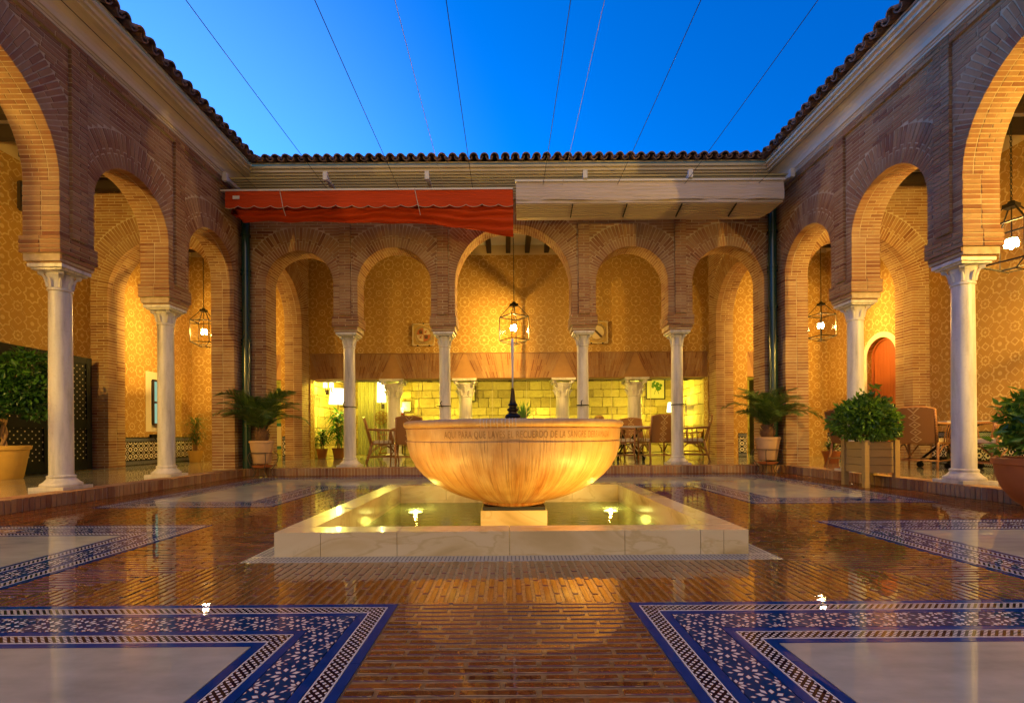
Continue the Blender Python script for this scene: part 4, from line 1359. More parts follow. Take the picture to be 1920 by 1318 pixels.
def curb(p0, p1, inward):
    p0 = Vector(p0); p1 = Vector(p1); t = (p1 - p0); L = t.length; t.normalize(); n = int(L / .058); st = L / n
    I = Vector(inward)
    ang = math.atan2(t.y, t.x)
    for i in range(n):
        c = p0 + t * (i + .5) * st
        c3 = Vector((c.x, c.y, 0)) + Vector((I.x, I.y, 0)) * (CD / 2 + jit(.004))
        m = Matrix.Translation((c3.x, c3.y, ZW / 2 + jit(.002))) @ Matrix.Rotation(ang + jit(.012), 4, 'Z') @ Matrix.Diagonal((st - .011, CD, ZW, 1))
        cb.append((CBM, m, .075))
curb((CXL, YN), (CXL, CYB), (-1, 0)); curb((CXL - CD, CYB), (CXR + CD, CYB), (0, 1)); curb((CXR, YN), (CXR, CYB), (1, 0))
emit(cb, wk, M['brick'], 'curb_brick', 'curb_bricks', cap=290)
m_ = MB(); m_.box2((CXL - CD + .008, YN, -.2), (CXL - .008, CYB + .05, ZW - .008)); m_.box2((CXR + .008, YN, -.2), (CXR + CD - .008, CYB + .05, ZW - .008)); m_.box2((CXL - CD + .008, CYB + .008, -.201), (CXR + CD - .008, CYB + CD - .008, ZW - .0085))
m_.build('curb_mortar', M['mortar'], wk)
# ================================================================== FOUNTAIN
ft = thing('fountain_basin', 'square white marble fountain basin with a low curb and lit green water', 'fountain', (FCX, FCY, 0))
BW = .175; ZF = .14
H_ = HF
def curb_block(x0, y0, x1, y1):
    g = .0015
    m = MB(); m.box2((FCX + x0 + g, FCY + y0 + g, -.02), (FCX + x1 - g, FCY + y1 - g, ZF + jit(.001)))
    o = m.build('curb_block', M['curb_marble'], ft)
    return o
cuts = [-H_, -H_ + .13, -H_ + .65, 0.0, .70, H_ - .26, H_ - .13, H_]
for a_, b_ in ((-1.38, -1.11), (-1.11, -.665), (-.665, -.01), (-.01, .66), (.66, 1.10), (1.10, 1.235), (1.235, 1.38)): curb_block(a_, -H_, b_, -H_ + BW)
for a_, b_ in ((-1.38, -.70), (-.70, 0), (0, .70), (.70, 1.38)): curb_block(a_, H_ - BW, b_, H_)
for a_, b_ in ((-H_ + BW, -.55), (-.55, 0.0), (0.0, .6), (.6, H_ - BW)):
    curb_block(-H_, a_, -H_ + BW, b_); curb_block(H_ - BW, a_, H_, b_)
i_ = H_ - BW
m_ = MB()
for (x0, y0, x1, y1) in ((-i_ - .02, -i_ - .02, -i_, i_ + .02), (i_, -i_ - .02, i_ + .02, i_ + .02), (-i_, -i_ - .02, i_, -i_), (-i_, i_, i_, i_ + .02)):
    m_.box2((FCX + x0, FCY + y0, -.42), (FCX + x1, FCY + y1, -.021))
m_.build('basin_wall', M['curb_marble'], ft)
m_ = MB(); m_.box2((FCX - i_ - .02, FCY - i_ - .02, -.46), (FCX + i_ + .02, FCY + i_ + .02, -.421)); m_.build('basin_floor', M['pool_lining'], ft)
ws = MB(); ws.box2((FCX - i_ + .001, FCY - i_ + .001, -.0500), (FCX + i_ - .001, FCY + i_ - .001, -.0495))
# single-sheet water surface
ws = MB(); ws.add([(FCX - i_, FCY - i_, -.05), (FCX + i_, FCY - i_, -.05), (FCX + i_, FCY + i_, -.05), (FCX - i_, FCY + i_, -.05)], [(0, 1, 2, 3)])
w_ = ws.build('water', M['water']); tag(w_, 'green water in the fountain basin', 'water', kind='structure')
BX, BY = .055, 4.23
# pedestal
pd = thing('pedestal', 'square white stone pedestal block under the great bowl', 'pedestal', (BX, BY, -.42))
m_ = MB(); m_.box2((BX - .27, BY - .27, -.42), (BX + .27, BY + .27, .085)); m_.build('block', M['curb_marble'], pd)
m_ = MB(); m_.box2((BX - .255, BY - .255, .085), (BX + .255, BY + .255, .112)); m_.build('dark_joint', M['slot_dark'], pd)  # near-black slab between the block and the bowl foot
# bowl
bowl = thing('stone_bowl', 'huge round stone bowl with streaked rusty sides and a carved inscription band', 'bowl', (BX, BY, .11))
pr = [(.10, .112), (.255, .112), (.275, .122), (.262, .135), (.30, .150), (.40, .170), (.50, .205), (.60, .250), (.69, .305), (.77, .370), (.83, .440), (.873, .520), (.895, .590), (.903, .640), (.905, .645), (.896, .652), (.900, .660), (.908, .745), (.900, .751), (.908, .757), (.925, .765), (.932, .785), (.925, .803), (.905, .812), (.875, .812), (.862, .800), (.85, .76), (.80, .60), (.68, .42), (.45, .29), (.0, .25)]
m_ = MB(); m_.lathe(pr, 128, (BX, BY, 0), uv=True, cap=False); m_.build('bowl_body', M['bowl'], bowl, smooth=50)
m_ = MB(); m_.lathe([(0.0, .775), (.853, .775)], 64, (BX, BY, 0), cap=False); m_.build('bowl_water', M['water'], bowl)
fn = MB()
fn.lathe([(.075, .770), (.075, .80), (.055, .815), (.06, .835), (.072, .855), (.06, .872), (.04, .884), (.036, .90), (.05, .912), (.05, .922), (.034, .934), (.034, .948), (.045, .958), (.03, .972), (.024, 1.0), (.019, 1.05), (.013, 1.10), (.006, 1.105)], 20, (BX, BY, 0))
f_ = fn.build('spout', M['bronze'], bowl, smooth=40, label='slender dark bronze spout')
jet = MB(); jet.tube([(BX, BY, 1.10), (BX, BY, 1.2), (BX, BY, 1.35), (BX, BY, 1.48), (BX, BY, 1.53)], [.006, .008, .011, .014, .009], 10)
jt = NT('white_water_jet'); jt.pbsdf((0.85, 0.85, 0.88), 0.2, trans=0.35); M['jet'] = jt.mat
j_ = jet.build('water_jet', M['jet'], None, smooth=True); tag(j_, 'thin white water jet rising from the bronze spout', 'water jet')
# lime deposit drips over the rim
m_ = MB()
for i in range(11):
    an = -PI / 2 + (-.26 + i * .027) + jit(.006)
    r0 = .934; pz = .800; L_ = random.uniform(.03, .085)
    pts = [(BX + math.cos(an) * .90, BY + math.sin(an) * .90, .812), (BX + math.cos(an) * .928, BY + math.sin(an) * .928, .800), (BX + math.cos(an) * .933, BY + math.sin(an) * .933, .785), (BX + math.cos(an) * .915, BY + math.sin(an) * .915, .762 - L_ * .2)]
    m_.tube(pts, [.004, .005, .004, .002], 5)
simple('lime_drip', (.62, .50, .36), .5, var=.3, nscale=60)
m_.build('lime_drips', M['lime_drip'], bowl, kind='stuff')
# inscription: letters bent round the band
def inscription(text, phi0, phi1, R_, z0, hgt):
    cu = bpy.data.curves.new('tmp_text', 'FONT'); cu.body = text; cu.size = 1.0; cu.extrude = 0.0; cu.space_character = 1.12
    cu.offset = -0.002
    ob = bpy.data.objects.new('tmp_text', cu); COL.objects.link(ob)
    bpy.context.view_layer.update()
    dg = bpy.context.evaluated_depsgraph_get()
    me = bpy.data.meshes.new_from_object(ob.evaluated_get(dg))
    bpy.data.objects.remove(ob); bpy.data.curves.remove(cu)
    bm = bmesh.new(); bm.from_mesh(me)
    xs = [v.co.x for v in bm.verts]; x0, x1 = min(xs), max(xs); H = max(v.co.y for v in bm.verts)
    for v in bm.verts:
        ph = phi0 + (v.co.x - x0) / (x1 - x0) * (phi1 - phi0)
        z = z0 + v.co.y / H * hgt
        rr = R_ + (z - .66) * .09
        v.co = Vector((BX + rr * math.sin(ph), BY - rr * math.cos(ph), z)) - bowl.location
    bm.to_mesh(me); bm.free(); me.update(); me.name = 'inscription'
    o = link_mesh('inscription', me, None, bowl); me.materials.clear(); me.materials.append(M['inscription_paint'])
    return o
io = inscription('AQUI PARA QUE LAVES EL RECUERDO DE LA SANGRE DERRAMADA', R(-33.5), R(52), .9015, .678, .048)
io['label'] = 'dark carved capitals round the bowl'

# underwater lamps
for i, (x, y, p, side) in enumerate(((-.93, 4.95, 9, 'far left'), (1.05, 4.95, 11, 'far right'), (-.92, 3.24, 34, 'near left'), (1.0, 3.24, 80, 'near right'))):
    t = thing('pool_lamp', 'round underwater lamp shining in the %s corner of the basin' % side, 'lamp', (x, y, -.078), 0, 'underwater lamps in the basin')
    m_ = MB(); m_.lathe([(.0, -.028), (.075, -.028), (.08, -.005), (.072, .0)], 20, (x, y, -.078)); m_.build('housing', M['steel_grate'], t)
    m_ = MB(); m_.lathe([(.0, .0), (.07, .0), (.058, .010), (.0, .014)], 20, (x, y, -.078)); m_.build('lens', M['underwater_glow'], t, smooth=True)
    if 'far' in side:
        light('pool_lamp_light', (0, 0, -.09), 3.5, (1, .86, .30), .05, parent=t)
    d = (Vector((BX, BY, .45)) - Vector((x, y, -.01))).normalized()
    light('pool_lamp_light', (0, 0, .048), p, (1, .57, .10), .018, 'SPOT', d.to_track_quat('-Z', 'Y').to_euler(), 118, parent=t)

# ================================================================== PIPES, WIRES, AWNINGS
for x, lb in ((-4.66, 'glossy dark green downpipe in the far left corner of the courtyard'), (4.79, 'glossy dark green downpipe in the far right corner of the courtyard')):
    t = thing('downpipe', lb, 'pipe', (x, 8.77, 0), 0, 'downpipes in the corners')
    y = 8.755
    m_ = MB(); m_.tube([(x, y, 0.0), (x, y, 4.9), (x, y + .02, 5.05)], .072, 20); m_.build('pipe', M['pipe'], t, smooth=40)
    for z in (1.35, 1.42, 2.35, 2.42, 2.95, 3.6, 3.67, 4.3):
        m_ = MB(); m_.lathe([(.072, -.02), (.086, -.018), (.086, .018), (.072, .02)], 20, (x, y, z)); m_.build('collar', M['pipe'], t, smooth=40)
wz = 4.83
wires = [(-4.13, 'cord_black', 'thin black awning wire running close under the left cornice'), (-2.97, 'cord_black', 'thin black awning wire, first from the left over open sky'), (-1.77, 'cord_black', 'thin black awning wire, second from the left over open sky'),
         (-1.02, 'cord_pale', 'faint pale cord above the courtyard, left of the centre'), (-.54, 'cord_black', 'thin black awning wire just left of the lantern arch'), (.63, 'cord_black', 'thin black awning wire just right of the lantern arch'),
         (.95, 'cord_pale', 'faint pale cord above the courtyard, right of the centre'), (1.86, 'cord_black', 'thin black awning wire, second from the right over open sky'), (2.97, 'cord_black', 'thin black awning wire, first from the right over open sky'),
         (3.99, 'cord_pale', 'pale cord running along the right eave tiles'), (4.19, 'cord_black', 'thin black awning wire running close under the right cornice')]
for x, mt, lb in wires:
    m_ = MB(); pts = [(x, y, wz - .05 * (1 - ((y - 4) / 4.6) ** 2) + .0) for y in np.linspace(-.6, 8.5, 14)]
    m_.tube(pts, .0042 if mt == 'cord_black' else .0032, 5)
    o = m_.build('awning_wire', M[mt]); tag(o, lb, 'wire', 'wires stretched over the courtyard')

# slatted rack above the awnings
sr = thing('slatted_canopy', 'olive wooden slat canopy folded above the two awnings', 'canopy', (0, 8.5, 5))
for k, y in enumerate(np.linspace(8.14, 8.70, 7)):
    MB().box2((-4.72, y - .017, 4.985), (4.85, y + .017, 5.012)).build('slat', M['slat'], sr)
for x in (-4.6, -2.95, -1.28, 1.32, 3.05, 4.72):
    m_ = MB(); m_.box2((x - .028, 8.02, 4.93), (x + .028, 8.84, 4.982)); m_.box2((x - .035, 8.0, 4.90), (x + .035, 8.06, 5.03)); m_.build('bracket', M['white_metal'], sr)

# red awning: folded bundle
ra = thing('red_awning', 'gathered red canvas awning with a scalloped edge, hanging left of centre', 'awning', (-2.3, 8.3, 4.6))
X0, X1 = -4.70, .135
m_ = MB(); NX = 120
def zsag(x):   # lower edge of the bundle
    t = (x - X0) / (X1 - X0)
    z = 4.33 + .035 * math.sin(t * 9) * (1 - t)
    if t > .58: z -= .26 * ((t - .58) / .42) ** 1.3
    if t < .05: z += (.05 - t) * 3
    return z
rows = []
NR = 22
for i in range(NX + 1):
    x = X0 + (X1 - X0) * i / NX
    zb = zsag(x)
    row = []
    for j in range(NR + 1):
        s_ = j / NR
        z = 4.70 + (zb - 4.70) * s_
        pinch = 0.0
        for xp in (-3.70, -1.46): pinch += math.exp(-((x - xp) / .05) ** 2)
        bul = math.sin(min(1, s_ * 1.05) * PI) * .10 * (1 - .4 * min(1, pinch)) + .030 * math.sin(s_ * 30 + x * 1.3 + math.sin(x * 2.2) * 1.6) + .012 * math.sin(x * 11 + s_ * 8)
        y = 8.20 - bul + s_ * .10
        xx = x
        if i < 6: xx = x + (s_ ** 1.5) * .18 * (6 - i) / 6
        row.append((xx, y, z + .012 * math.sin(x * 7 + s_ * 5)))
    rows.append(row)
vs = [p for r_ in rows for p in r_]; fs = []
K = NR + 1
for i in range(NX):
    for j in range(NR): fs.append((i * K + j, (i + 1) * K + j, (i + 1) * K + j + 1, i * K + j + 1))
# back sheet
off_ = len(vs)
for i in range(NX + 1):
    x = X0 + (X1 - X0) * i / NX; vs.append((x, 8.42, 4.70)); vs.append((x, 8.36, zsag(x) + .03))
for i in range(NX):
    a = off_ + 2 * i; fs.append((a, a + 1, a + 3, a + 2)); fs.append((i * K + NR, (i + 1) * K + NR, a + 3, a + 1)); fs.append((i * K, a, a + 2, (i + 1) * K))
m_.add(vs, fs); m_.build('folded_canvas', M['red_canvas'], ra, smooth=True)
m_ = MB(); NV = 360
vs = []; fs = []
for i in range(NV + 1):
    x = X0 + .05 + (X1 - X0 - .05) * i / NV
    ph = (x - X0) / .27
    sc = abs(math.sin(ph * PI)) ** .7
    zb = 4.525 - .045 * sc
    yy = 8.105 + .008 * math.sin(x * 5)
    vs += [(x, yy, 4.775), (x, yy - .008, zb)]
for i in range(NV): a = 2 * i; fs.append((a, a + 1, a + 3, a + 2))
m_.add(vs, fs); m_.build('valance', M['red_canvas'], ra, smooth=True)
m_ = MB(); m_.tube([(x, 8.103 + .008 * math.sin(x * 5) - .008, 4.525 - .045 * abs(math.sin((x - X0) / .27 * PI)) ** .7) for x in np.linspace(X0 + .05, X1, 300)], .0045, 4); m_.build('piping', M['cord_pale'], ra)
m_ = MB(); m_.box2((X0 - .02, 8.09, 4.77), (X1, 8.15, 4.795)); m_.build('head_rail', M['white_metal'], ra)
for xp in (-3.70, -1.46):
    m_ = MB(); m_.tube([(xp - .04, 8.09, 4.80), (xp, 8.09, 4.60), (xp + .03, 8.06, 4.48), (xp + .05, 8.12, 4.36)], .006, 5); m_.build('tie_cord', M['cord_pale'], ra)
m_ = MB(); m_.box((X0 + .24, 8.09, 4.66), (.11, .006, .055)); m_.build('care_label', M['plaster_white'], ra)

ga = thing('grey_awning', 'boxy pale grey canvas awning folded flat, hanging right of centre', 'awning', (2.4, 8.3, 4.6))
X0, X1 = .185, 4.60
m_ = MB(); ys = 8.06
m_.box2((X0, ys + .012, 4.52), (X1, 8.50, 4.80)); m_.build('canvas_bundle', M['grey_canvas'], ga)
m_ = MB()
vs = []; fs = []; NV = 120
for i in range(NV + 1):
    x = X0 - .003 + (X1 - X0 + .006) * i / NV
    w_ = .010 * math.sin(x * 4) + .006 * math.sin(x * 13 + 1); vs += [(x, ys, 4.865), (x, ys - .014 + w_, 4.66 + .006 * math.sin(x * 3)), (x, ys - .008 + w_ * 1.3, 4.562 + .010 * math.sin(x * 2.3) + .004 * math.sin(x * 9))]
for i in range(NV):
    a = 3 * i; fs += [(a, a + 1, a + 4, a + 3), (a + 1, a + 2, a + 5, a + 4)]
m_.add(vs, fs); m_.build('valance', M['grey_canvas'], ga, smooth=True)
m_ = MB(); m_.box2((X0 - .02, ys - .025, 4.865), (X1 + .02, ys + .05, 4.895)); m_.build('head_rail', M['white_metal'], ga)
for k in range(7):
    z = 4.51 - k * .013
    MB().box2((X0 + .01 + k * .0, 8.09 + k * .05, z - .005), (X1 - .04 - k * .022, 8.50, z + .005)).build('canvas_fold', M['grey_canvas'], ga)
for x in (1.12, 2.02, 2.93, 3.83):
    m_ = MB(); m_.bar((x, 8.08, 4.50), (x, 8.38, 4.425), .012, .03); m_.build('strap', M['cord_black'], ga)

# ================================================================== LANTERNS
def make_lantern():
    t = thing('hanging_lantern', '', 'lantern')
    s = .225; zt, zb = .25, -.25
    f = MB()
    cs = [(s, s), (-s, s), (-s, -s), (s, -s)]
    for i in range(4):
        a, b = cs[i], cs[(i + 1) % 4]
        f.bar((*a, zt), (*b, zt), .022, .018); f.bar((*a, zb), (*b, zb), .020, .016)
        f.bar((*a, zb), (*a, zt), .014)
        f.bar((*a, zt), (a[0] * .28, a[1] * .28, zt + .24), .014)
        f.bar((*a, zb), (a[0] * .35, a[1] * .35, zb - .085), .012)
    cs2 = [(x * .35, y * .35) for x, y in cs]
    for i in range(4): f.bar((*cs2[i], zb - .085), (*cs2[(i + 1) % 4], zb - .085), .012)
    f.build('frame', M['iron'], t, world=False)
    c = MB(); c.prism([(x * .30, y * .30) for x, y in cs], zt + .235, zt + .285); c.lathe([(.05, zt + .285), (.035, zt + .32), (.012, zt + .33)], 14); c.tube([(0, 0, zt + .33), (.02, 0, zt + .35), (0, 0, zt + .375), (-.02, 0, zt + .35), (0, 0, zt + .33)], .006, 6)
    c.build('cap', M['iron'], t, world=False)
    for i in range(4):
        a, b = cs[i], cs[(i + 1) % 4]; k = .985
        g = MB(); g.add([(a[0] * k, a[1] * k, zb), (b[0] * k, b[1] * k, zb), (b[0] * k, b[1] * k, zt), (a[0] * k, a[1] * k, zt)], [(0, 1, 2, 3)])
        g.build('pane', M['lantern_glass'], t, world=False)
    st = MB(); st.tube([(0, 0, zt + .24), (0, 0, .10)], .008, 6); st.lathe([(.07, .07), (.075, .08), (.03, .095)], 14); st.build('bulb_holder', M['bronze'], t, world=False)
    for i in range(3):
        a = i * 2 * PI / 3 + .4; x, y = .05 * math.cos(a), .05 * math.sin(a)
        b = MB(); b.lathe([(.0, -.045), (.022, -.036), (.030, .0), (.020, .045), (.010, .07), (.0, .085)], 12, (x, y, .0)); b.build('bulb', M['bulb'], t, world=False, smooth=True)
    return t
def hang(lan, x, y, z, rz, label, power, ztop=5.1):
    lan.location = (x, y, z); lan.rotation_euler = (0, 0, rz); lan['label'] = label; lan['group'] = 'hanging iron lanterns'; lan['category'] = 'lantern'
    # chain: alternate links
    c = MB(); zz = .62; k = 0
    Lc = ztop - z
    while zz < Lc:
        pts = []
        for i in range(8):
            a = i * PI / 4; u = .011 * math.cos(a); w = .026 * math.sin(a)
            pts.append((u, 0, zz + w + .02) if k % 2 else (0, u, zz + w + .02))
        c.tube(pts, .0045, 4, closed=True); zz += .040; k += 1
    c.build('chain', M['iron'], lan, world=False)
    o = light('lantern_light', (0, 0, .0), power * 4.8, (1, .60, .105), .035, parent=lan)
    return o
lan0 = make_lantern()
lants = [lan0] + [copy_tree(lan0) for _ in range(5)]
hang(lants[0], .175, 10.5, 2.98, R(36), 'square iron lantern hanging in the wide middle arch above the bowl', 125)
hang(lants[1], -6.38, 10.30, 2.90, R(8), 'square iron lantern glowing in the far left corner bay, half behind the brick pier', 105)
hang(lants[2], 6.62, 10.25, 2.93, R(14), 'square iron lantern glowing in the far right corner bay beyond the downpipe', 100)
hang(lants[4], -6.40, 2.75, 3.1, R(20), 'iron lantern in the left gallery nearest the camera, outside the first arch', 320)
hang(lants[5], 6.60, 2.75, 3.1, R(20), 'iron lantern in the right gallery nearest the camera, outside the first arch', 320)
hang(lants[3], 6.66, 6.42, 3.15, R(20), 'largest lantern, hanging near the right edge on a long chain', 105)

for k in (1, 2): lants[k].scale = (.82, .82, .90)
# ================================================================== WALL FITTINGS
def plaque(x, z, kind, lb):
    t = thing('round_shield_plaque', lb, 'plaque', (x, YW - .03, z), 0, 'shield plaques on the far wall')
    y = YW - .03; s = .255
    m_ = MB(); m_.box2((x - s, y - .012, z - s), (x + s, y + .018, z + s)); m_.build('back_plate', M['gilt'], t)
    m_ = MB()
    for (a, b) in (((-s, -s), (s, -s)), ((s, -s), (s, s)), ((s, s), (-s, s)), ((-s, s), (-s, -s))): m_.bar((x + a[0], y - .02, z + a[1]), (x + b[0], y - .02, z + b[1]), .02, .02)
    for k in range(28):
        a = k * 2 * PI / 28; m_.tube([(x + .205 * math.cos(a) + .016 * math.cos(q), y - .02, z + .205 * math.sin(a) + .016 * math.sin(q)) for q in np.linspace(0, 2 * PI, 7)[:-1]], .005, 4, closed=True)
    for sx in (-1, 1):
        for sz in (-1, 1):
            m_.tube([(x + sx * .20, y - .018, z + sz * .235), (x + sx * .235, y - .018, z + sz * .235), (x + sx * .235, y - .018, z + sz * .20), (x + sx * .215, y - .018, z + sz * .215)], .007, 4)
    m_.build('scroll_border', M['pale_shield'], t)
    m_ = MB(); m_.tube([(x + .175 * math.cos(a), y - .024, z + .175 * math.sin(a)) for a in np.linspace(0, 2 * PI, 33)[:-1]], .010, 6, closed=True); m_.build('ring', M['gilt'], t)
    d = MB()
    d.add([(x, y - .018, z)] + [(x + .17 * math.cos(a), y - .018, z + .17 * math.sin(a)) for a in np.linspace(0, 2 * PI, 33)[:-1]], [(0, i + 1, (i + 1) % 32 + 1) for i in range(32)])
    d.build('shield', M['pale_shield'], t)
    if kind == 'quarters':
        for (sx, sz, mt) in ((-1, 1, 'shield_red'), (1, -1, 'shield_red')):
            q = MB(); n = 8
            pts = [(x, y - .022, z)] + [(x + .163 * math.cos(a), y - .022, z + .163 * math.sin(a)) for a in (np.linspace(PI / 2, PI, n) if sx < 0 else np.linspace(-PI / 2, 0, n))]
            q.add(pts, [(0, i + 1, i + 2) for i in range(n - 1)]); q.build('quarter', M[mt], t)
            c = MB(); cx, cz = x + sx * .065, z + sz * .06
            c.box((cx, y - .026, cz - .015), (.075, .006, .05))
            for k in (-1, 0, 1): c.box((cx + k * .028, y - .0262, cz + .025 + (.012 if k == 0 else 0)), (.018, .006, .045))
            c.build('castle', M['shield_dark'], t)
        for (sx, sz) in ((1, 1), (-1, -1)):
            c = MB(); cx, cz = x + sx * .06, z + sz * .062
            c.tube([(cx - .03, y - .022, cz - .03), (cx - .01, y - .022, cz), (cx + .005, y - .022, cz + .03), (cx + .03, y - .022, cz + .02)], [.010, .013, .014, .006], 5)
            c.tube([(cx - .02, y - .022, cz - .01), (cx + .02, y - .022, cz - .02)], .006, 4); c.tube([(cx - .025, y - .022, cz), (cx - .04, y - .022, cz + .035)], .004, 4)
            c.build('lion', M['shield_red'], t)
        c = MB(); c.box((x, y - .023, z), (.33, .005, .008)); c.box((x, y - .0235, z), (.008, .005, .33)); c.build('dividing_cross', M['gilt'], t)
    else:
        c = MB(); c.bar((x - .115, y - .023, z + .115), (x + .115, y - .023, z - .115), .008, .045)
        c.build('diagonal_band', M['shield_dark'], t)
    c = MB()
    for (dx, dz) in ((-.14, -s - .01), (.14, -s - .01), (0, s + .01)): c.box((x + dx, y - .02, z + dz), (.035, .04, .03))
    c.build('wall_clips', M['dark_wood'], t)
plaque(-1.985, 3.12, 'quarters', 'round shield plaque quartered with castles and lions, left of the lantern')
plaque(2.19, 3.15, 'band', 'round shield plaque with a dark diagonal band, right of the lantern')

# windows on left wall
def slit_window(y0, y1, z0, z1, lb):
    t = thing('wall_window', lb, 'window', (XLW, (y0 + y1) / 2, z0))
    m_ = MB()
    for (a, b) in (((y0, z0), (y1, z0)), ((y1, z0), (y1, z1)), ((y1, z1), (y0, z1)), ((y0, z1), (y0, z0)), ((y0, (z0 + z1) / 2), (y1, (z0 + z1) / 2))):
        m_.bar((XLW + .02, a[0], a[1]), (XLW + .02, b[0], b[1]), .05, .04)
    m_.build('frame', M['dark_wood'], t)
    for (za, zb, mt) in ((z0, (z0 + z1) / 2, 'window_glow'), ((z0 + z1) / 2, z1, 'window_glow')):
        MB().box2((XLW + .005, y0 + .02, za + .02), (XLW + .012, y1 - .02, zb - .02)).build('pane', M[mt], t)
    if z0 > 3: return
    pm = MB(); pm.box2((XLW - .01, y0 - .18, z0 - .16), (XLW + .004, y1 + .18, z1 + .18)); pm.build('plaster_band', M['plaster_cream'], t)
slit_window(10.46, 10.74, .98, 1.92, 'small dark framed window low in the left gallery wall behind the second column')
slit_window(7.62, 7.86, 4.28, 4.70, 'small dark framed window high in the left gallery wall')

# black perforated screen
sc_t = thing('folding_screen', 'tall black wooden screen with cut out diamonds against the left gallery wall', 'screen', (-7.45, 7.2, ZW))
yy = 8.74; 
while yy > 5.3:
    y0 = yy - .80
    m_ = MB()
    for (a, b) in ((y0, y0 + .10), (yy - .11, yy - .003)): m_.box2((-7.47, a, ZW + .01), (-7.42, b, 2.11))
    for (z0, z1) in ((ZW + .01, .32), (.86, 1.02), (2.0, 2.11)): m_.box2((-7.468, y0 + .10, z0), (-7.422, yy - .11, z1))
    m_.build('panel_frame', M['black_paint'], sc_t)
    m_ = MB(); m_.box2((-7.455, y0 + .10, .32), (-7.435, yy - .11, .86)); m_.build('lattice_panel', M['screen'], sc_t)
    m_ = MB(); m_.box2((-7.455, y0 + .10, 1.02), (-7.435, yy - .11, 2.0)); m_.build('lattice_panel', M['screen'], sc_t)
    yy = y0

# ================================================================== LOUNGE
YG = YW + .38; YLB = 15.2
lg = thing('lounge_room', 'yellow lit lounge room with stone block walls behind the glass', 'room', (0, 13.5, ZW))
m_ = MB(); m_.box2((XLW - .2, YW, ZW - .1), (XRW + .2, YLB + .5, ZW)); m_.build('lounge_floor', M['lounge_floor'], lg)
m_ = MB(); m_.box2((XLW - .2, YW + .26, 2.72), (XRW + .2, YLB + .5, 2.80)); m_.build('lounge_ceiling', M['lounge_wall'], lg)
m_ = MB(); m_.box2((XLW - .4, YW + .25, ZW), (XLW - .2, YLB + .3, 2.72)); m_.box2((XRW + .2, YW + .25, ZW), (XRW + .4, YLB + .3, 2.72)); m_.build('side_wall', M['lounge_wall'], lg)
m_ = MB(); m_.box2((XLW - .2, YLB + .03, ZW), (XRW + .2, YLB + .2, 2.72)); m_.build('stone_wall_mortar', M['stone_joint'], lg)
ST = [];
SBM = []
for i in range(4):
    rr = random.Random(i + 50); bm = bmesh.new(); bmesh.ops.create_cube(bm, size=1.0)
    bmesh.ops.bevel(bm, geom=list(bm.edges), offset=.05, segments=1, affect='EDGES')
    for v in bm.verts: v.co += Vector((rr.uniform(-.015, .015), rr.uniform(-.06, .06), rr.uniform(-.02, .02)))
    me = bpy.data.meshes.new('stone_block'); bm.to_mesh(me); bm.free(); SBM.append(me)
z = ZW; k = 0
while z < 2.6:
    h = random.choice((.22, .26, .30, .24)); h = min(h, 2.70 - z)
    x = XLW - .2 + random.random() * .3
    while x < XRW + .2:
        w = random.uniform(.30, .62)
        m = Matrix.Translation((x + w / 2, YLB + .01 + jit(.01), z + h / 2)) @ Matrix.Rotation(jit(.008), 4, 'Y') @ Matrix.Diagonal((w - .015, .09, h - .015, 1))
        ST.append((random.choice(SBM), m, w)); x += w
    z += h
# right side return wall in block, near the reading lamp
z = ZW
while z < 2.6:
    h = random.choice((.22, .26, .30)); h = min(h, 2.70 - z); y = YG + .2
    while y < YLB:
        w = random.uniform(.30, .6)
        ST.append((random.choice(SBM), Matrix.Translation((5.15, y + w / 2, z + h / 2)) @ Matrix.Rotation(PI / 2, 4, 'Z') @ Matrix.Diagonal((w - .015, .09, h - .015, 1)), w)); 
        ST.append((random.choice(SBM), Matrix.Translation((-5.0, y + w / 2, z + h / 2)) @ Matrix.Rotation(PI / 2, 4, 'Z') @ Matrix.Diagonal((w - .015, .09, h - .015, 1)), w)); y += w
    z += h
m_ = MB(); m_.box2((5.165, YG + .2, ZW), (5.24, YLB, 2.72)); m_.box2((-5.09, YG + .2, ZW), (-5.015, YLB, 2.72)); m_.build('partition', M['stone_joint'], lg)
emit(ST, lg, M['stone_block_mat'], 'stone_block', 'stone_blocks', cap=280)

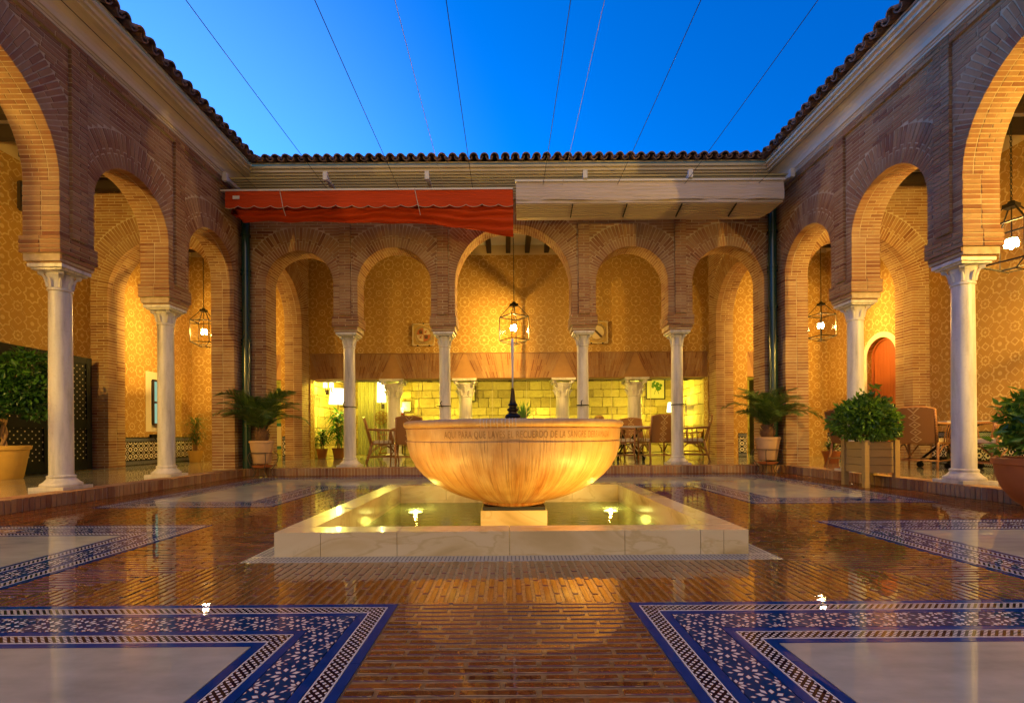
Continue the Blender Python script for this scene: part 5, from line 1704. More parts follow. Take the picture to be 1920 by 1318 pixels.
# lounge columns (wide leafy capitals)
def make_lcol():
    t = thing('lounge_column', '', 'column')
    b = MB(); b.prism([(-.22, -.22), (.22, -.22), (.22, .22), (-.22, .22)], 0, .05); b.lathe([(.21, .05), (.22, .08), (.19, .11), (.175, .13)], 28); b.build('base', M['col_marble'], t, world=False, smooth=40)
    s = MB(); s.lathe([(.172, .125), (.170, .7), (.158, 1.48), (.172, 1.485), (.172, 1.505), (.158, 1.51)], 32); s.build('shaft', M['col_marble'], t, world=False, smooth=40)
    c = MB(); c.lathe([(.158, 1.508), (.165, 1.60), (.19, 1.72), (.235, 1.80), (.22, 1.82)], 24)
    for a in range(12):
        an = a * PI / 6; d = Vector((math.cos(an), math.sin(an), 0))
        zz0 = 1.53 + (.09 if a % 2 else 0)
        c.tube([d * .16 + Vector((0, 0, zz0)), d * .185 + Vector((0, 0, zz0 + .09)), d * .235 + Vector((0, 0, zz0 + .125)), d * .235 + Vector((0, 0, zz0 + .10))], [.03, .032, .018, .008], 6)
    for a in range(4):
        an = PI / 4 + a * PI / 2; d = Vector((math.cos(an), math.sin(an), 0)); n = Vector((-d.y, d.x, 0)); p = d * .30 + Vector((0, 0, 1.835))
        c.tube([p - n * .03, p + n * .03], .045, 12); c.bar(d * .18 + Vector((0, 0, 1.75)), d * .29 + Vector((0, 0, 1.84)), .06, .03)
    c.build('capital', M['col_marble'], t, world=False, smooth=40)
    a = MB(); a.prism([(-.29, -.29), (0, -.25), (.29, -.29), (.25, 0), (.29, .29), (0, .25), (-.29, .29), (-.25, 0)], 1.875, 1.928); a.build('abacus', M['col_marble'], t, world=False)
    return t
lc0 = make_lcol()
for i, (x, lb) in enumerate(zip(LCOL, ('leafy capital marble column of the lounge front beside the glowing wall lamp', 'leafy capital marble column of the lounge front, just left of the bowl spout', 'leafy capital marble column of the lounge front, just right of the bowl spout', 'leafy capital marble column of the lounge front beside the green picture'))):
    o = lc0 if i == 0 else copy_tree(lc0)
    o.location = (x, YW + .135, ZW); o['label'] = lb; o['group'] = 'lounge front columns'
# glass front
gl = thing('glass_front', 'frameless glass panes closing the lounge behind its columns', 'glass wall', (0, YG, ZW))
xs = [LX0, -3.9, -3.3, -2.2, -1.55, -.35, .5, 1.1, 1.9, 2.62, 3.6, 4.2, LX1]
for a_, b_ in zip(xs[:-1], xs[1:]):
    m_ = MB(); m_.add([(a_ + .004, YG, ZW), (b_ - .004, YG, ZW), (b_ - .004, YG, 2.10), (a_ + .004, YG, 2.10)], [(0, 1, 2, 3)]); m_.build('pane', M['clear_glass'], gl)
for x in xs[1:-1]: MB().box2((x - .006, YG - .006, ZW), (x + .006, YG + .006, 2.10)).build('glass_edge', M['lounge_wall'], gl)
m_ = MB(); m_.box2((LX0, YG - .03, 2.04), (LX1, YG + .03, 2.12)); m_.build('head_rail', M['dark_wood'], gl)
for x in (-4.0, -3.1, -1.9, .1, 2.1, 3.55, 4.45): MB().box((x, YG - .06, 2.03), (.12, .06, .03)).build('closer', M['bronze'], gl)
MB().box2((LX0, YW + .252, 2.05), (LX1, YW + .32, 2.72)).build('lintel_soffit', M['lounge_wall'], gl)

# lounge lamps
def shade_lamp(x, y, z, r0, r1, h, lb, power, stand=True, base=ZW):
    t = thing('floor_lamp' if stand else 'table_lamp', lb, 'lamp', (x, y, base))
    m_ = MB(); m_.lathe([(r0, z), (r1, z + h)], 28, (x, y, 0), cap=False); m_.build('lamp_shade', M['lamp_shade_glow'], t, smooth=True)
    m_ = MB(); m_.tube([(x, y, base + .02), (x, y, z + h * .3)], .012, 8); m_.lathe([(.11, .0), (.11, .015), (.02, .03)], 18, (x, y, base)); m_.build('stand', M['bronze'], t)
    light('lamp_light', (0, 0, z + h * 1.02 + .03 - base), power * 1.25, (1, .80, .07), .05, parent=t)
    light('lamp_light', (0, 0, z - base - .03), power * 1.25, (1, .80, .07), .05, parent=t)
    return t
shade_lamp(-4.40, 12.75, 1.53, .235, .185, .40, 'large tapered white floor lamp glowing above the green plants', 60)
shade_lamp(5.02 - .35, 13.6, 1.30, .20, .165, .27, 'small white lamp glowing at the far right of the lounge', 62)
shade_lamp(3.85, 14.4, .92, .14, .12, .25, 'low white lamp glowing behind the lounge column on the right', 26)
shade_lamp(-1.85, 14.6, .85, .14, .12, .22, 'low white lamp glowing behind the left rim of the bowl', 32)
shade_lamp(.95, 14.6, .92, .14, .12, .18, 'low white lamp glowing behind the bowl spout', 36)
def sconce(x, y, z, w, h, lb, power):
    t = thing('wall_sconce', lb, 'lamp', (x, y, z))
    m_ = MB(); m_.lathe([(w / 2, 0), (w / 2 * .9, h)], 16, (x, y, z), cap=False); m_.build('lamp_shade', M['lamp_shade_glow'], t, smooth=True)
    m_ = MB(); m_.tube([(x, y, z - .10), (x, y, z + .02)], .012, 6); m_.bar((x, y, z - .10), (x, y + .16, z - .10), .02); m_.box((x, y + .15, z - .10), (.08, .02, .12)); m_.build('bracket', M['bronze'], t)
    light('sconce_light', (0, 0, h + .04), power * 3, (1, .80, .07), .04, parent=t)
sconce(-4.62, 12.45, 1.93, .11, .13, 'left shade of the double wall sconce at the left end of the lounge', 22)
sconce(-4.46, 12.45, 1.93, .11, .13, 'right shade of the double wall sconce at the left end of the lounge', 22)
sconce(-3.30, 12.9, 1.58, .24, .55, 'tall glowing wall lamp behind the first lounge column', 50)
sconce(-3.22, 14.95, 1.4, .12, .15, 'small wall lamp deep in the lounge behind the folded chair', 16)
for x, y in ((-5.9, 13.4), (6.4, 13.2)):
    t = thing('ceiling_lamp', 'round glowing ceiling lamp in the side room on the ' + ('left' if x < 0 else 'right'), 'lamp', (x, y, 2.70))
    m_ = MB(); m_.lathe([(0, -.06), (.10, -.05), (.13, .0), (.13, .018)], 18, (x, y, 2.70)); m_.build('diffuser', M['lamp_shade_glow'], t, smooth=True)
    light('ceiling_lamp_light', (0, 0, -.15), 150, (.95, .84, .08), .08, parent=t)
for i, x in enumerate((-3.6, -.4, 2.5)):
    t = thing('ceiling_spotlight', ('round recessed spotlight in the lounge ceiling at the left', 'round recessed spotlight in the lounge ceiling over the middle', 'round recessed spotlight in the lounge ceiling near the green picture')[i], 'spotlight', (x, 13.5, 2.70), 0, 'recessed lounge spotlights')
    m_ = MB(); m_.lathe([(0, -.01), (.05, -.01), (.055, .015)], 16, (x, 13.5, 2.70)); m_.build('lens', M['underwater_glow'], t)
    m_ = MB(); m_.lathe([(.056, -.012), (.07, -.012), (.07, .018), (.056, .018)], 18, (x, 13.5, 2.70)); m_.build('trim_ring', M['steel_grate'], t)
    light('spot_light', (0, 0, -.03), 120, (1, .80, .07), .04, 'SPOT', (0, 0, 0), 130, parent=t)

# pictures
def picture(x, z, w, h, y, lb, kind):
    t = thing('framed_picture', lb, 'picture', (x, y, z))
    m_ = MB(); f = .035 if w > .3 else .02
    for (a, b, c, d) in ((-w / 2, -h / 2, w / 2, -h / 2 + f), (-w / 2, h / 2 - f, w / 2, h / 2), (-w / 2, -h / 2 + f, -w / 2 + f, h / 2 - f), (w / 2 - f, -h / 2 + f, w / 2, h / 2 - f)):
        m_.box2((x + a, y - .03, z + b), (x + c, y, z + d))
    m_.build('frame', M['dark_wood'], t)
    MB().box2((x - w / 2 + f, y - .012, z - h / 2 + f), (x + w / 2 - f, y - .004, z + h / 2 - f)).build('picture_sheet', M['picture_paper'], t)
    if kind == 'green':
        rr = random.Random(4); g = MB()
        for k in range(26):
            a = rr.uniform(0, 2 * PI); r0 = rr.uniform(.02, .15); cx, cz = x + .02 + r0 * math.cos(a), z + .08 + r0 * .9 * math.sin(a); s = rr.uniform(.03, .06)
            g.add([(cx + s * math.cos(q) * rr.uniform(.6, 1), y - .0140 - k * .0001, cz + s * math.sin(q) * rr.uniform(.7, 1.2)) for q in np.linspace(0, 2 * PI, 9)[:-1]], [tuple(range(8))])
        g.tube([(x, y - .014, z - .05), (x - .04, y - .014, z - .18)], .008, 4); g.tube([(x + .06, y - .014, z - .05), (x + .10, y - .014, z - .17)], .008, 4)
        g.build('green_foliage_motif', M['picture_green'], t)
    elif kind == 'dark':
        MB().box2((x - w * .2, y - .015, z - h * .2), (x + w * .2, y - .012, z + h * .25)).build('dark_motif', M['picture_green'], t)
    else:
        m_ = MB(); m_.tube([(x - .04, y - .014, z), (x, y - .014, z + .03), (x + .05, y - .014, z - .02)], .004, 4); m_.build('sketch_line', M['shield_dark'], t)
YP = YLB - .07
picture(4.62, 2.10, .60, .68, YP, 'framed picture of green foliage on the stone wall at the right', 'green')
picture(-1.18, 2.05, .46, .66, YP, 'dark framed picture half hidden behind a lounge column', 'dark')
picture(-3.10, 1.60, .30, .32, YP, 'small pale framed print on the stone wall at the left', 'small')
# curtain and mirror medallion on left of lounge
ct = thing('curtain', 'olive curtain hanging in the lounge behind the first far column', 'curtain', (-3.75, 14.3, ZW))
m_ = MB(); vs = []; fs = []
for i in range(61):
    x = -4.35 + i * .018; y = 14.3 + .035 * math.sin(i * .9)
    vs += [(x, y, ZW + .03), (x, y, 2.6)]
for i in range(60): fs.append((2 * i, 2 * i + 2, 2 * i + 3, 2 * i + 1))
m_.add(vs, fs); m_.build('curtain_cloth', M['curtain'], ct, smooth=True)
m_ = MB(); m_.tube([(-4.45, 14.3, 2.62), (-3.2, 14.3, 2.62)], .015, 8); m_.build('curtain_rod', M['bronze'], ct)
md = thing('wall_medallion', 'carved wooden medallion hanging in front of the olive curtain', 'medallion', (-3.62, 14.1, 1.2))
m_ = MB(); x, y, z = -3.62, 14.1, 1.22
for k in range(8):
    a = k * PI / 4; m_.tube([(x + .12 * math.cos(a) + .07 * math.cos(q), y, z + .12 * math.sin(a) + .07 * math.sin(q)) for q in np.linspace(0, 2 * PI, 10)[:-1]], .014, 5, closed=True)
m_.lathe([(0, -.01), (.07, -.01), (.07, .01), (0, .01)], 14, (x, y, z)); m_.build('carving', M['palm_bark'], md)
# green framed half door in the left side room
gd = thing('green_framed_door', 'yellow glazed door leaf with a green frame seen through the left side opening', 'door', (-5.75, 12.2, ZW))
m_ = MB(); y = 12.22
for (a, b, c, d) in ((-6.15, ZW + .25, -5.50, ZW + .33), (-6.15, .95, -5.50, 1.03), (-5.55, ZW, -5.48, 1.9), (-6.2, ZW, -6.13, 1.9), (-6.15, 1.82, -5.50, 1.9)): m_.box2((a, y, b), (c, y + .04, d))
m_.build('door_frame', M['green_paint'], gd)
MB().box2((-6.13, y + .012, ZW + .33), (-5.55, y + .028, .95)).build('lower_panel', M['lounge_wall'], gd)
MB().box2((-6.13, y + .012, 1.03), (-5.55, y + .02, 1.82)).build('upper_pane', M['clear_glass'], gd)
dd = thing('dark_cabinet', 'tall dark cabinet edge seen through the right side opening', 'cabinet', (6.35, 12.4, ZW))
MB().box2((6.27, 12.3, ZW), (6.75, 12.6, 2.05)).build('cabinet_body', M['dark_wood'], dd)
for z0 in (.25, 1.2): MB().box2((6.31, 12.28, z0), (6.71, 12.298, z0 + .8)).build('cabinet_door', M['dark_wood'], dd)
MB().box((6.36, 12.265, 1.15), (.02, .03, .14)).build('handle', M['gilt'], dd)
# ================================================================== RATTAN CHAIRS AND TABLES
def make_chair():
    t = thing('rattan_armchair', '', 'chair')
    mt = M['rattan']
    # back panel, reclined, woven, with uv
    b = MB(); n = 10; W = .46; vs = []; uvs = []; fs = []
    for j in range(n + 1):
        s_ = j / n; z = .40 + .50 * s_; y = -.25 - .13 * s_
        w = W * (.94 + .10 * s_) / 2
        arch = .0
        for i in range(7):
            u = i / 6; x = (u - .5) * 2 * w
            vs.append((x, y - .02 * math.cos((u - .5) * PI), z + (.035 * math.cos((u - .5) * PI) if j == n else 0)))
    for j in range(n):
        for i in range(6):
            k = j * 7 + i; fs.append((k, k + 1, k + 8, k + 7)); uvs.append([(i / 6, j / n), ((i + 1) / 6, j / n), ((i + 1) / 6, (j + 1) / n), (i / 6, (j + 1) / n)])
    m0 = len(vs)
    vs += [(x, y - .025, z) for x, y, z in vs]
    fs2 = [tuple(m0 + q for q in f[::-1]) for f in fs]
    b.add(vs, fs + fs2, uvs + [u[::-1] for u in uvs]); b.build('backrest', M['woven'], t, world=False, smooth=True)
    f = MB()
    for sx in (-1, 1):
        f.tube([(sx * .235, -.25, .40), (sx * .242, -.32, .66), (sx * .250, -.395, .91)], .018, 7)
    f.tube([(-.250, -.395, .91), (-.14, -.405, .935), (0, -.41, .943), (.14, -.405, .935), (.250, -.395, .91)], .018, 7)
    f.build('back_frame', mt, t, world=False, smooth=True)
    s = MB(); s.prism([(-.26, -.25), (.26, -.25), (.29, .27), (-.29, .27)], .385, .415); s.build('seat', M['woven'], t, world=False)
    c = MB()
    for k, (g, z) in enumerate(((0, .416), (.012, .43), (.012, .455), (-.012, .472))):
        pass
    c.prism([(-.24, -.22), (.24, -.22), (.265, .25), (-.265, .25)], .416, .458); c.prism([(-.215, -.20), (.215, -.20), (.24, .225), (-.24, .225)], .458, .474)
    c.build('cushion', M['cushion'], t, world=False)
    for sx in (-1, 1):
        l = MB(); l.tube([(sx * .245, -.25, .42), (sx * .25, -.29, .2), (sx * .265, -.36, 0)], [.020, .019, .015], 7); l.build('leg', mt, t, world=False, smooth=True)
        l = MB(); l.tube([(sx * .285, .26, .66), (sx * .285, .262, .4), (sx * .275, .25, .2), (sx * .285, .275, 0)], [.018, .020, .019, .015], 7); l.build('leg', mt, t, world=False, smooth=True)
        a = MB(); a.tube([(sx * .262, -.33, .70), (sx * .31, -.15, .69), (sx * .325, .05, .685), (sx * .31, .22, .675), (sx * .28, .285, .65), (sx * .275, .275, .56)], .020, 7)
        for k in range(4):
            y = -.12 + k * .095; a.tube([(sx * .275, y, .41), (sx * .285, y + .01, .55), (sx * .315, y + .015, .685)], .009, 5)
        a.build('armrest', mt, t, world=False, smooth=True)
        r = MB(); r.tube([(sx * .255, -.32, .13), (sx * .28, .25, .14)], .013, 6); r.build('stretcher', mt, t, world=False, smooth=True)
        r = MB(); r.tube([(sx * .252, -.28, .22), (sx * .262, -.1, .36), (sx * .27, .05, .37), (sx * .278, .24, .22)], .011, 6); r.build('stretcher', mt, t, world=False, smooth=True)
    r = MB(); r.tube([(-.28, .25, .15), (-.15, .24, .36), (.15, .24, .36), (.28, .25, .15)], .011, 6); r.build('stretcher', mt, t, world=False, smooth=True)
    r = MB(); r.tube([(-.255, -.33, .14), (.255, -.33, .14)], .012, 6); r.build('stretcher', mt, t, world=False, smooth=True)
    r = MB(); r.tube([(-.28, .255, .14), (.28, .255, .14)], .011, 6); r.build('stretcher', mt, t, world=False, smooth=True)
    return t
ch0 = make_chair()
chairs = [
    # x, y, rz, label
    (6.52, 7.62, R(-58), 'rattan armchair with a diamond patterned back between the round bush and the marble table'),
    (5.86, 8.15, R(-75), 'rattan armchair mostly hidden behind the wooden planter and its round bush'),
    (6.72, 6.75, R(95), 'rattan armchair with only its legs in view right of the nearest right column'),
    (-2.55, 10.15, R(-72), 'rattan armchair in side view, left of the bowl'),
    (-2.05, 9.95, R(20), 'rattan armchair seen from behind, cut off by the left edge of the bowl'),
    (2.30, 10.15, R(-82), 'rattan armchair in side view touching the right rim of the bowl'),
    (2.95, 11.25, R(178), 'rattan armchair facing the courtyard behind the lounge side table on the right'),
    (3.08, 10.05, R(6), 'rattan armchair seen from behind with a diamond chain motif, left of the roped column'),
    (3.88, 10.25, R(68), 'rattan armchair in side view facing left, just right of the roped column'),
]
for i, (x, y, rz, lb) in enumerate(chairs):
    o = ch0 if i == 0 else copy_tree(ch0)
    o.location = (x, y, ZW); o.rotation_euler = (0, 0, rz); o['label'] = lb; o['group'] = 'rattan armchairs in the galleries'
# two lounge chairs with red cushions
for (x, y, rz, lb) in ((-3.05, 12.9, R(-75), 'smaller rattan chair with a red cushion inside the lounge on the left'), (4.75, 12.75, R(75), 'smaller rattan chair with a red cushion inside the lounge on the right')):
    o = copy_tree(ch0); o.location = (x, y, ZW); o.rotation_euler = (0, 0, rz); o.scale = (.95, .95, .86); o['label'] = lb; o['group'] = 'rattan chairs with red cushions'
    for c in o.children:
        if c.name.startswith('cushion'):
            m2 = c.data.copy(); m2.materials.clear(); m2.materials.append(M['cushion_red']); c.data = m2

def make_table():
    t = thing('bistro_table', '', 'table')
    m_ = MB(); m_.prism([(-.38, -.36), (.38, -.36), (.40, -.34), (.40, .34), (.38, .36), (-.38, .36), (-.40, .34), (-.40, -.34)], .70, .735); m_.build('table_top', M['marble_top'], t, world=False)
    for sx in (-1, 1):
        m_ = MB()
        m_.tube([(sx * .26, -.22, .69), (sx * .20, -.17, .60), (sx * .10, -.08, .46), (sx * .12, -.10, .32), (sx * .24, -.20, .16), (sx * .27, -.23, .06)], .020, 7)
        m_.tube([(sx * .26, .22, .69), (sx * .20, .17, .60), (sx * .10, .08, .46), (sx * .12, .10, .32), (sx * .24, .20, .16), (sx * .27, .23, .06)], .020, 7)
        m_.bar((sx * .26, -.22, .14), (sx * .26, .22, .14), .03)
        m_.bar((sx * .26, -.28, .685), (sx * .26, .28, .685), .03)
        m_.build('scroll_legs', M['iron'], t, world=False)
        for sy in (-1, 1):
            c = MB(); c.tube([(sx * .27 - .02, sy * .23, .045), (sx * .27 + .02, sy * .23, .045)], .045, 14); c.build('castor', M['black_paint'], t, world=False)
    m_ = MB(); m_.bar((-.26, 0, .16), (.26, 0, .16), .028); m_.tube([(.06 * math.cos(a), 0, .40 + .06 * math.sin(a)) for a in np.linspace(0, 2 * PI, 15)[:-1]], .012, 6, closed=True); m_.build('cross_bar', M['iron'], t, world=False)
    return t
tb0 = make_table()
for i, (x, y, rz, lb) in enumerate(((7.0, 7.72, R(5), 'marble topped table on scrolled black iron legs beside the nearest right column'), (2.62, 10.55, R(0), 'pale topped table on black iron legs between chairs right of the bowl'), (-1.62, 10.35, R(8), 'dark legged table mostly hidden behind the left side of the bowl'))):
    o = tb0 if i == 0 else copy_tree(tb0)
    o.location = (x, y, ZW); o.rotation_euler = (0, 0, rz); o['label'] = lb; o['group'] = 'tables on black iron legs'

# ================================================================== PLANTS
def leaf_cloud(centers, n, size, seed, flat=.55, shape=None):
    """leaf quads (folded, pointed) scattered over blobs; returns verts, faces"""
    r_ = np.random.default_rng(seed)
    V = []; F = []
    k = 0
    tot = sum(c[3] ** 2 for c in centers)
    for (cx, cy, cz, rad, sq) in centers:
        m = int(n * rad ** 2 / tot)
        for _ in range(m):
            d = r_.normal(size=3); d /= np.linalg.norm(d)
            rr = rad * (1 - .45 * r_.random() ** 1.8)
            p = np.array([cx, cy, cz]) + d * rr * np.array([1, 1, sq])
            # leaf direction: outward and drooping
            t = d + r_.normal(size=3) * .7 + np.array([0, 0, -.15]); t /= np.linalg.norm(t)
            s = np.cross(t, r_.normal(size=3)); s /= np.linalg.norm(s)
            nn = np.cross(s, t)
            L = size * (0.7 + .6 * r_.random()); w = L * .23
            V += [p, p + t * L * .45 + s * w + nn * L * .06, p + t * L, p + t * L * .45 - s * w + nn * L * .06, p + t * L * .5 - nn * L * .03]
            F += [(k, k + 1, k + 4), (k + 1, k + 2, k + 4), (k + 2, k + 3, k + 4), (k + 3, k, k + 4)]
            k += 5
    return V, F

def bush(root, mat, centers, n, size, seed, name='crown'):
    V, F = leaf_cloud(centers, n, size, seed)
    rr = random.Random(seed + 100)
    V = list(V); F = list(F)
    for k in range(46):
        c = rr.choice(centers); a = rr.uniform(0, 2 * PI); e = rr.uniform(-.5, 1.4)
        d = np.array([math.cos(a) * math.cos(e), math.sin(a) * math.cos(e), math.sin(e)])
        p0 = np.array(c[:3]) + d * c[3] * .85
        V2, F2 = leaf_cloud([(*(p0 + d * rr.uniform(.0, .09)), rr.uniform(.03, .065), 1.1)], 14, size * 1.05, seed * 7 + k)
        n0 = len(V); V += V2; F += [tuple(n0 + i for i in f) for f in F2]
    m_ = MB(); m_.add(V, F); return m_.build(name, mat, root)

def branches(root, base, tips, r0, mat, name='branches'):
    m_ = MB()
    for tp in tips:
        b = Vector(base); e = Vector(tp); mid = (b + e) / 2 + Vector((jit(.05), jit(.05), jit(.03)))
        m_.tube([b, mid, e], [r0, r0 * .7, r0 * .35], 6)
    m_.build(name, mat, root, smooth=True)

# ficus in clay pot, left edge
fx, fy = -7.06, 6.85
t = thing('potted_ficus', 'dark leafy ficus tree with a twisted trunk in a clay pot at the left edge', 'potted tree', (fx, fy, ZW))
m_ = MB(); m_.lathe([(.19, 0), (.20, .01), (.265, .40), (.285, .41), (.29, .46), (.265, .465), (.25, .44), (.24, .40)], 32, (fx, fy, ZW), cap=False); m_.lathe([(0, .001), (.19, 0.001)], 20, (fx, fy, ZW), cap=False); m_.build('pot', M['terracotta_yellow'], t, smooth=40)
m_ = MB(); m_.lathe([(0, .42), (.25, .415)], 20, (fx, fy, ZW), cap=False); m_.build('soil', M['soil'], t)
m_ = MB()
for k in range(2):
    m_.tube([(fx + .02 * math.cos(z_ * 16 + k * PI), fy + .02 * math.sin(z_ * 16 + k * PI), ZW + .40 + z_) for z_ in np.linspace(0, .60, 22)], .024, 7)
for tp in ((.3, -.1, 1.45), (-.25, .1, 1.5), (.1, .25, 1.6), (.0, -.3, 1.4)): m_.tube([(fx, fy, ZW + .98), (fx + tp[0] * .5, fy + tp[1] * .5, ZW + .98 + (tp[2] - .98) * .6), (fx + tp[0], fy + tp[1], ZW + tp[2])], [.028, .018, .008], 6)
m_.build('trunk', M['bark'], t, smooth=True)
cs = [(fx, fy, 1.42, .36, .85), (fx + .32, fy - .05, 1.36, .30, .9), (fx - .3, fy, 1.38, .3, .9), (fx + .12, fy + .2, 1.68, .30, .8), (fx - .15, fy - .25, 1.6, .3, .8), (fx + .40, fy + .05, 1.12, .16, .9), (fx + .08, fy - .3, 1.15, .22, .8)]
bush(t, M['leaf_ficus'], cs, 5200, .085, 11)

# round bush in wooden planter
px, py, pz = 4.72, 6.35, 0.0
pl = thing('wooden_planter', 'square weathered wooden planter box on four legs standing at the right curb', 'planter', (px, py, 0))
S = .19
for sx in (-1, 1):
    for sy in (-1, 1):
        hh = 0.0 if sx < 0 else 0.0
        MB().box2((px + sx * S - .030, py + sy * S - .030, hh), (px + sx * S + .030, py + sy * S + .030, .60)).build('leg', M['planter_wood'], pl)
for k in range(4):
    z0 = .185 + k * .10; z1 = z0 + .094
    for sgn in (-1, 1):
        MB().box2((px + sgn * (S - .0) - .010, py - S + .031, z0), (px + sgn * S + .010, py + S - .031, z1)).build('plank', M['planter_wood'], pl)
        MB().box2((px - S + .031, py + sgn * S - .010, z0), (px + S - .031, py + sgn * S + .010, z1)).build('plank', M['planter_wood'], pl)
MB().box2((px - S + .02, py - S + .02, .19), (px + S - .02, py + S - .02, .55)).build('planter_lining', M['soil'], pl)
b1 = thing('round_bush', 'dense round clipped laurel bush growing in the wooden planter', 'bush', (px, py, .55))
bc = (px - .06, py + .03)
bush(b1, M['leaf_bush'], [(bc[0], bc[1], .86, .32, .82), (bc[0] - .23, bc[1], .80, .18, .8), (bc[0] + .22, bc[1] - .03, .82, .18, .8), (bc[0] + .02, bc[1] - .1, 1.02, .21, .7), (bc[0] - .1, bc[1] - .2, .92, .18, .9), (bc[0] + .10, bc[1] - .22, .74, .17, .6), (bc[0] - .08, bc[1] - .22, .68, .12, .6), (bc[0] - .19, bc[1] - .05, 1.0, .12, .8), (bc[0] + .24, bc[1], .70, .10, .8)], 3300, .072, 21)
branches(b1, (px, py, .55), [(px + .2, py, .85), (px - .2, py, .85), (px, py - .2, .9), (px, py + .2, 1.0), (px + .05, py - .05, 1.05)], .016, M['bark'])

# big clay bowl with shrub, right edge
cx, cy_ = 4.80, 4.30
cp = thing('clay_planter', 'wide round terracotta bowl planter at the right edge of the picture', 'planter', (cx, cy_, 0))
m_ = MB(); m_.lathe([(.17, 0), (.175, .02), (.25, .08), (.32, .19), (.355, .30), (.362, .36), (.372, .40), (.385, .405), (.39, .455), (.36, .465), (.345, .44), (.33, .42)], 40, (cx, cy_, 0), cap=False); m_.lathe([(0, .001), (.17, .001)], 20, (cx, cy_, 0), cap=False); m_.build('pot', M['terracotta'], cp, smooth=40)
m_ = MB(); m_.lathe([(0, .43), (.345, .425)], 24, (cx, cy_, 0), cap=False); m_.build('soil', M['soil'], cp)
b2 = thing('leafy_shrub', 'loose bright green shrub with bare twigs spilling over the big clay bowl', 'bush', (cx, cy_, .43))
bush(b2, M['leaf_bush'], [(cx, cy_, .74, .26, .6), (cx - .24, cy_ - .05, .66, .17, .7), (cx - .20, cy_, .92, .14, .7), (cx + .10, cy_ - .1, .98, .20, .6), (cx - .33, cy_, .80, .09, .7), (cx - .05, cy_ - .2, 1.02, .13, .7), (cx + .25, cy_, .85, .22, .8), (cx - .12, cy_ - .15, .56, .14, .5)], 1900, .088, 22)
branches(b2, (cx, cy_, .42), [(cx - .3, cy_ - .1, .85), (cx - .2, cy_, 1.05), (cx + .1, cy_ - .2, 1.0), (cx + .3, cy_, .9), (cx - .12, cy_ - .26, .8), (cx - .38, cy_ - .02, .72)], .018, M['bark'])

# palms
def frond_mesh(seed, L):
    rr = random.Random(seed); V = []; F = []; k = 0
    n = 44
    pts = []
    droop = rr.uniform(.75, 1.05)
    for i in range(n + 1):
        s_ = i / n; a = R(62) - s_ ** 1.25 * R(105) * droop
        if i == 0: p = Vector((0, 0, 0))
        else: p = pts[-1] + Vector((math.cos(a), 0, math.sin(a))) * (L / n)
        pts.append(p)
    mb = MB(); mb.tube(pts[::3] + [pts[-1]], [max(.0018, .009 * (1 - j / 12)) for j in range(len(pts[::3]) + 1)], 5)
    for i in range(4, n):
        s_ = i / n; p = pts[i]; t = (pts[min(i + 1, n)] - pts[i - 1]).normalized()
        ll = L * .30 * math.sin(PI * min(1, .18 + s_ * .80)) ** .7 * rr.uniform(.85, 1.1)
        for sg in (-1, 1):
            side = Vector((0, sg, 0)); up = side.cross(t) * sg
            d = (side * .75 + t * .70 + Vector((0, 0, rr.uniform(-.22, .22)))).normalized()
            w = .0085
            q = t * w
            tip = p + d * ll + Vector((0, 0, -.10 * ll))
            midp = p + d * ll * .5
            mb.add([p - q, p + q, midp + q * .9, midp - q * .9, tip], [(0, 1, 2, 3), (3, 2, 4)])
    me = bpy.data.meshes.new('frond'); me.from_pydata(mb.v, [], mb.f); me.update(); me.materials.append(M['leaf_palm']); return me
FM = [frond_mesh(i, l) for i, l in enumerate((.80, .72, .86, .66))]
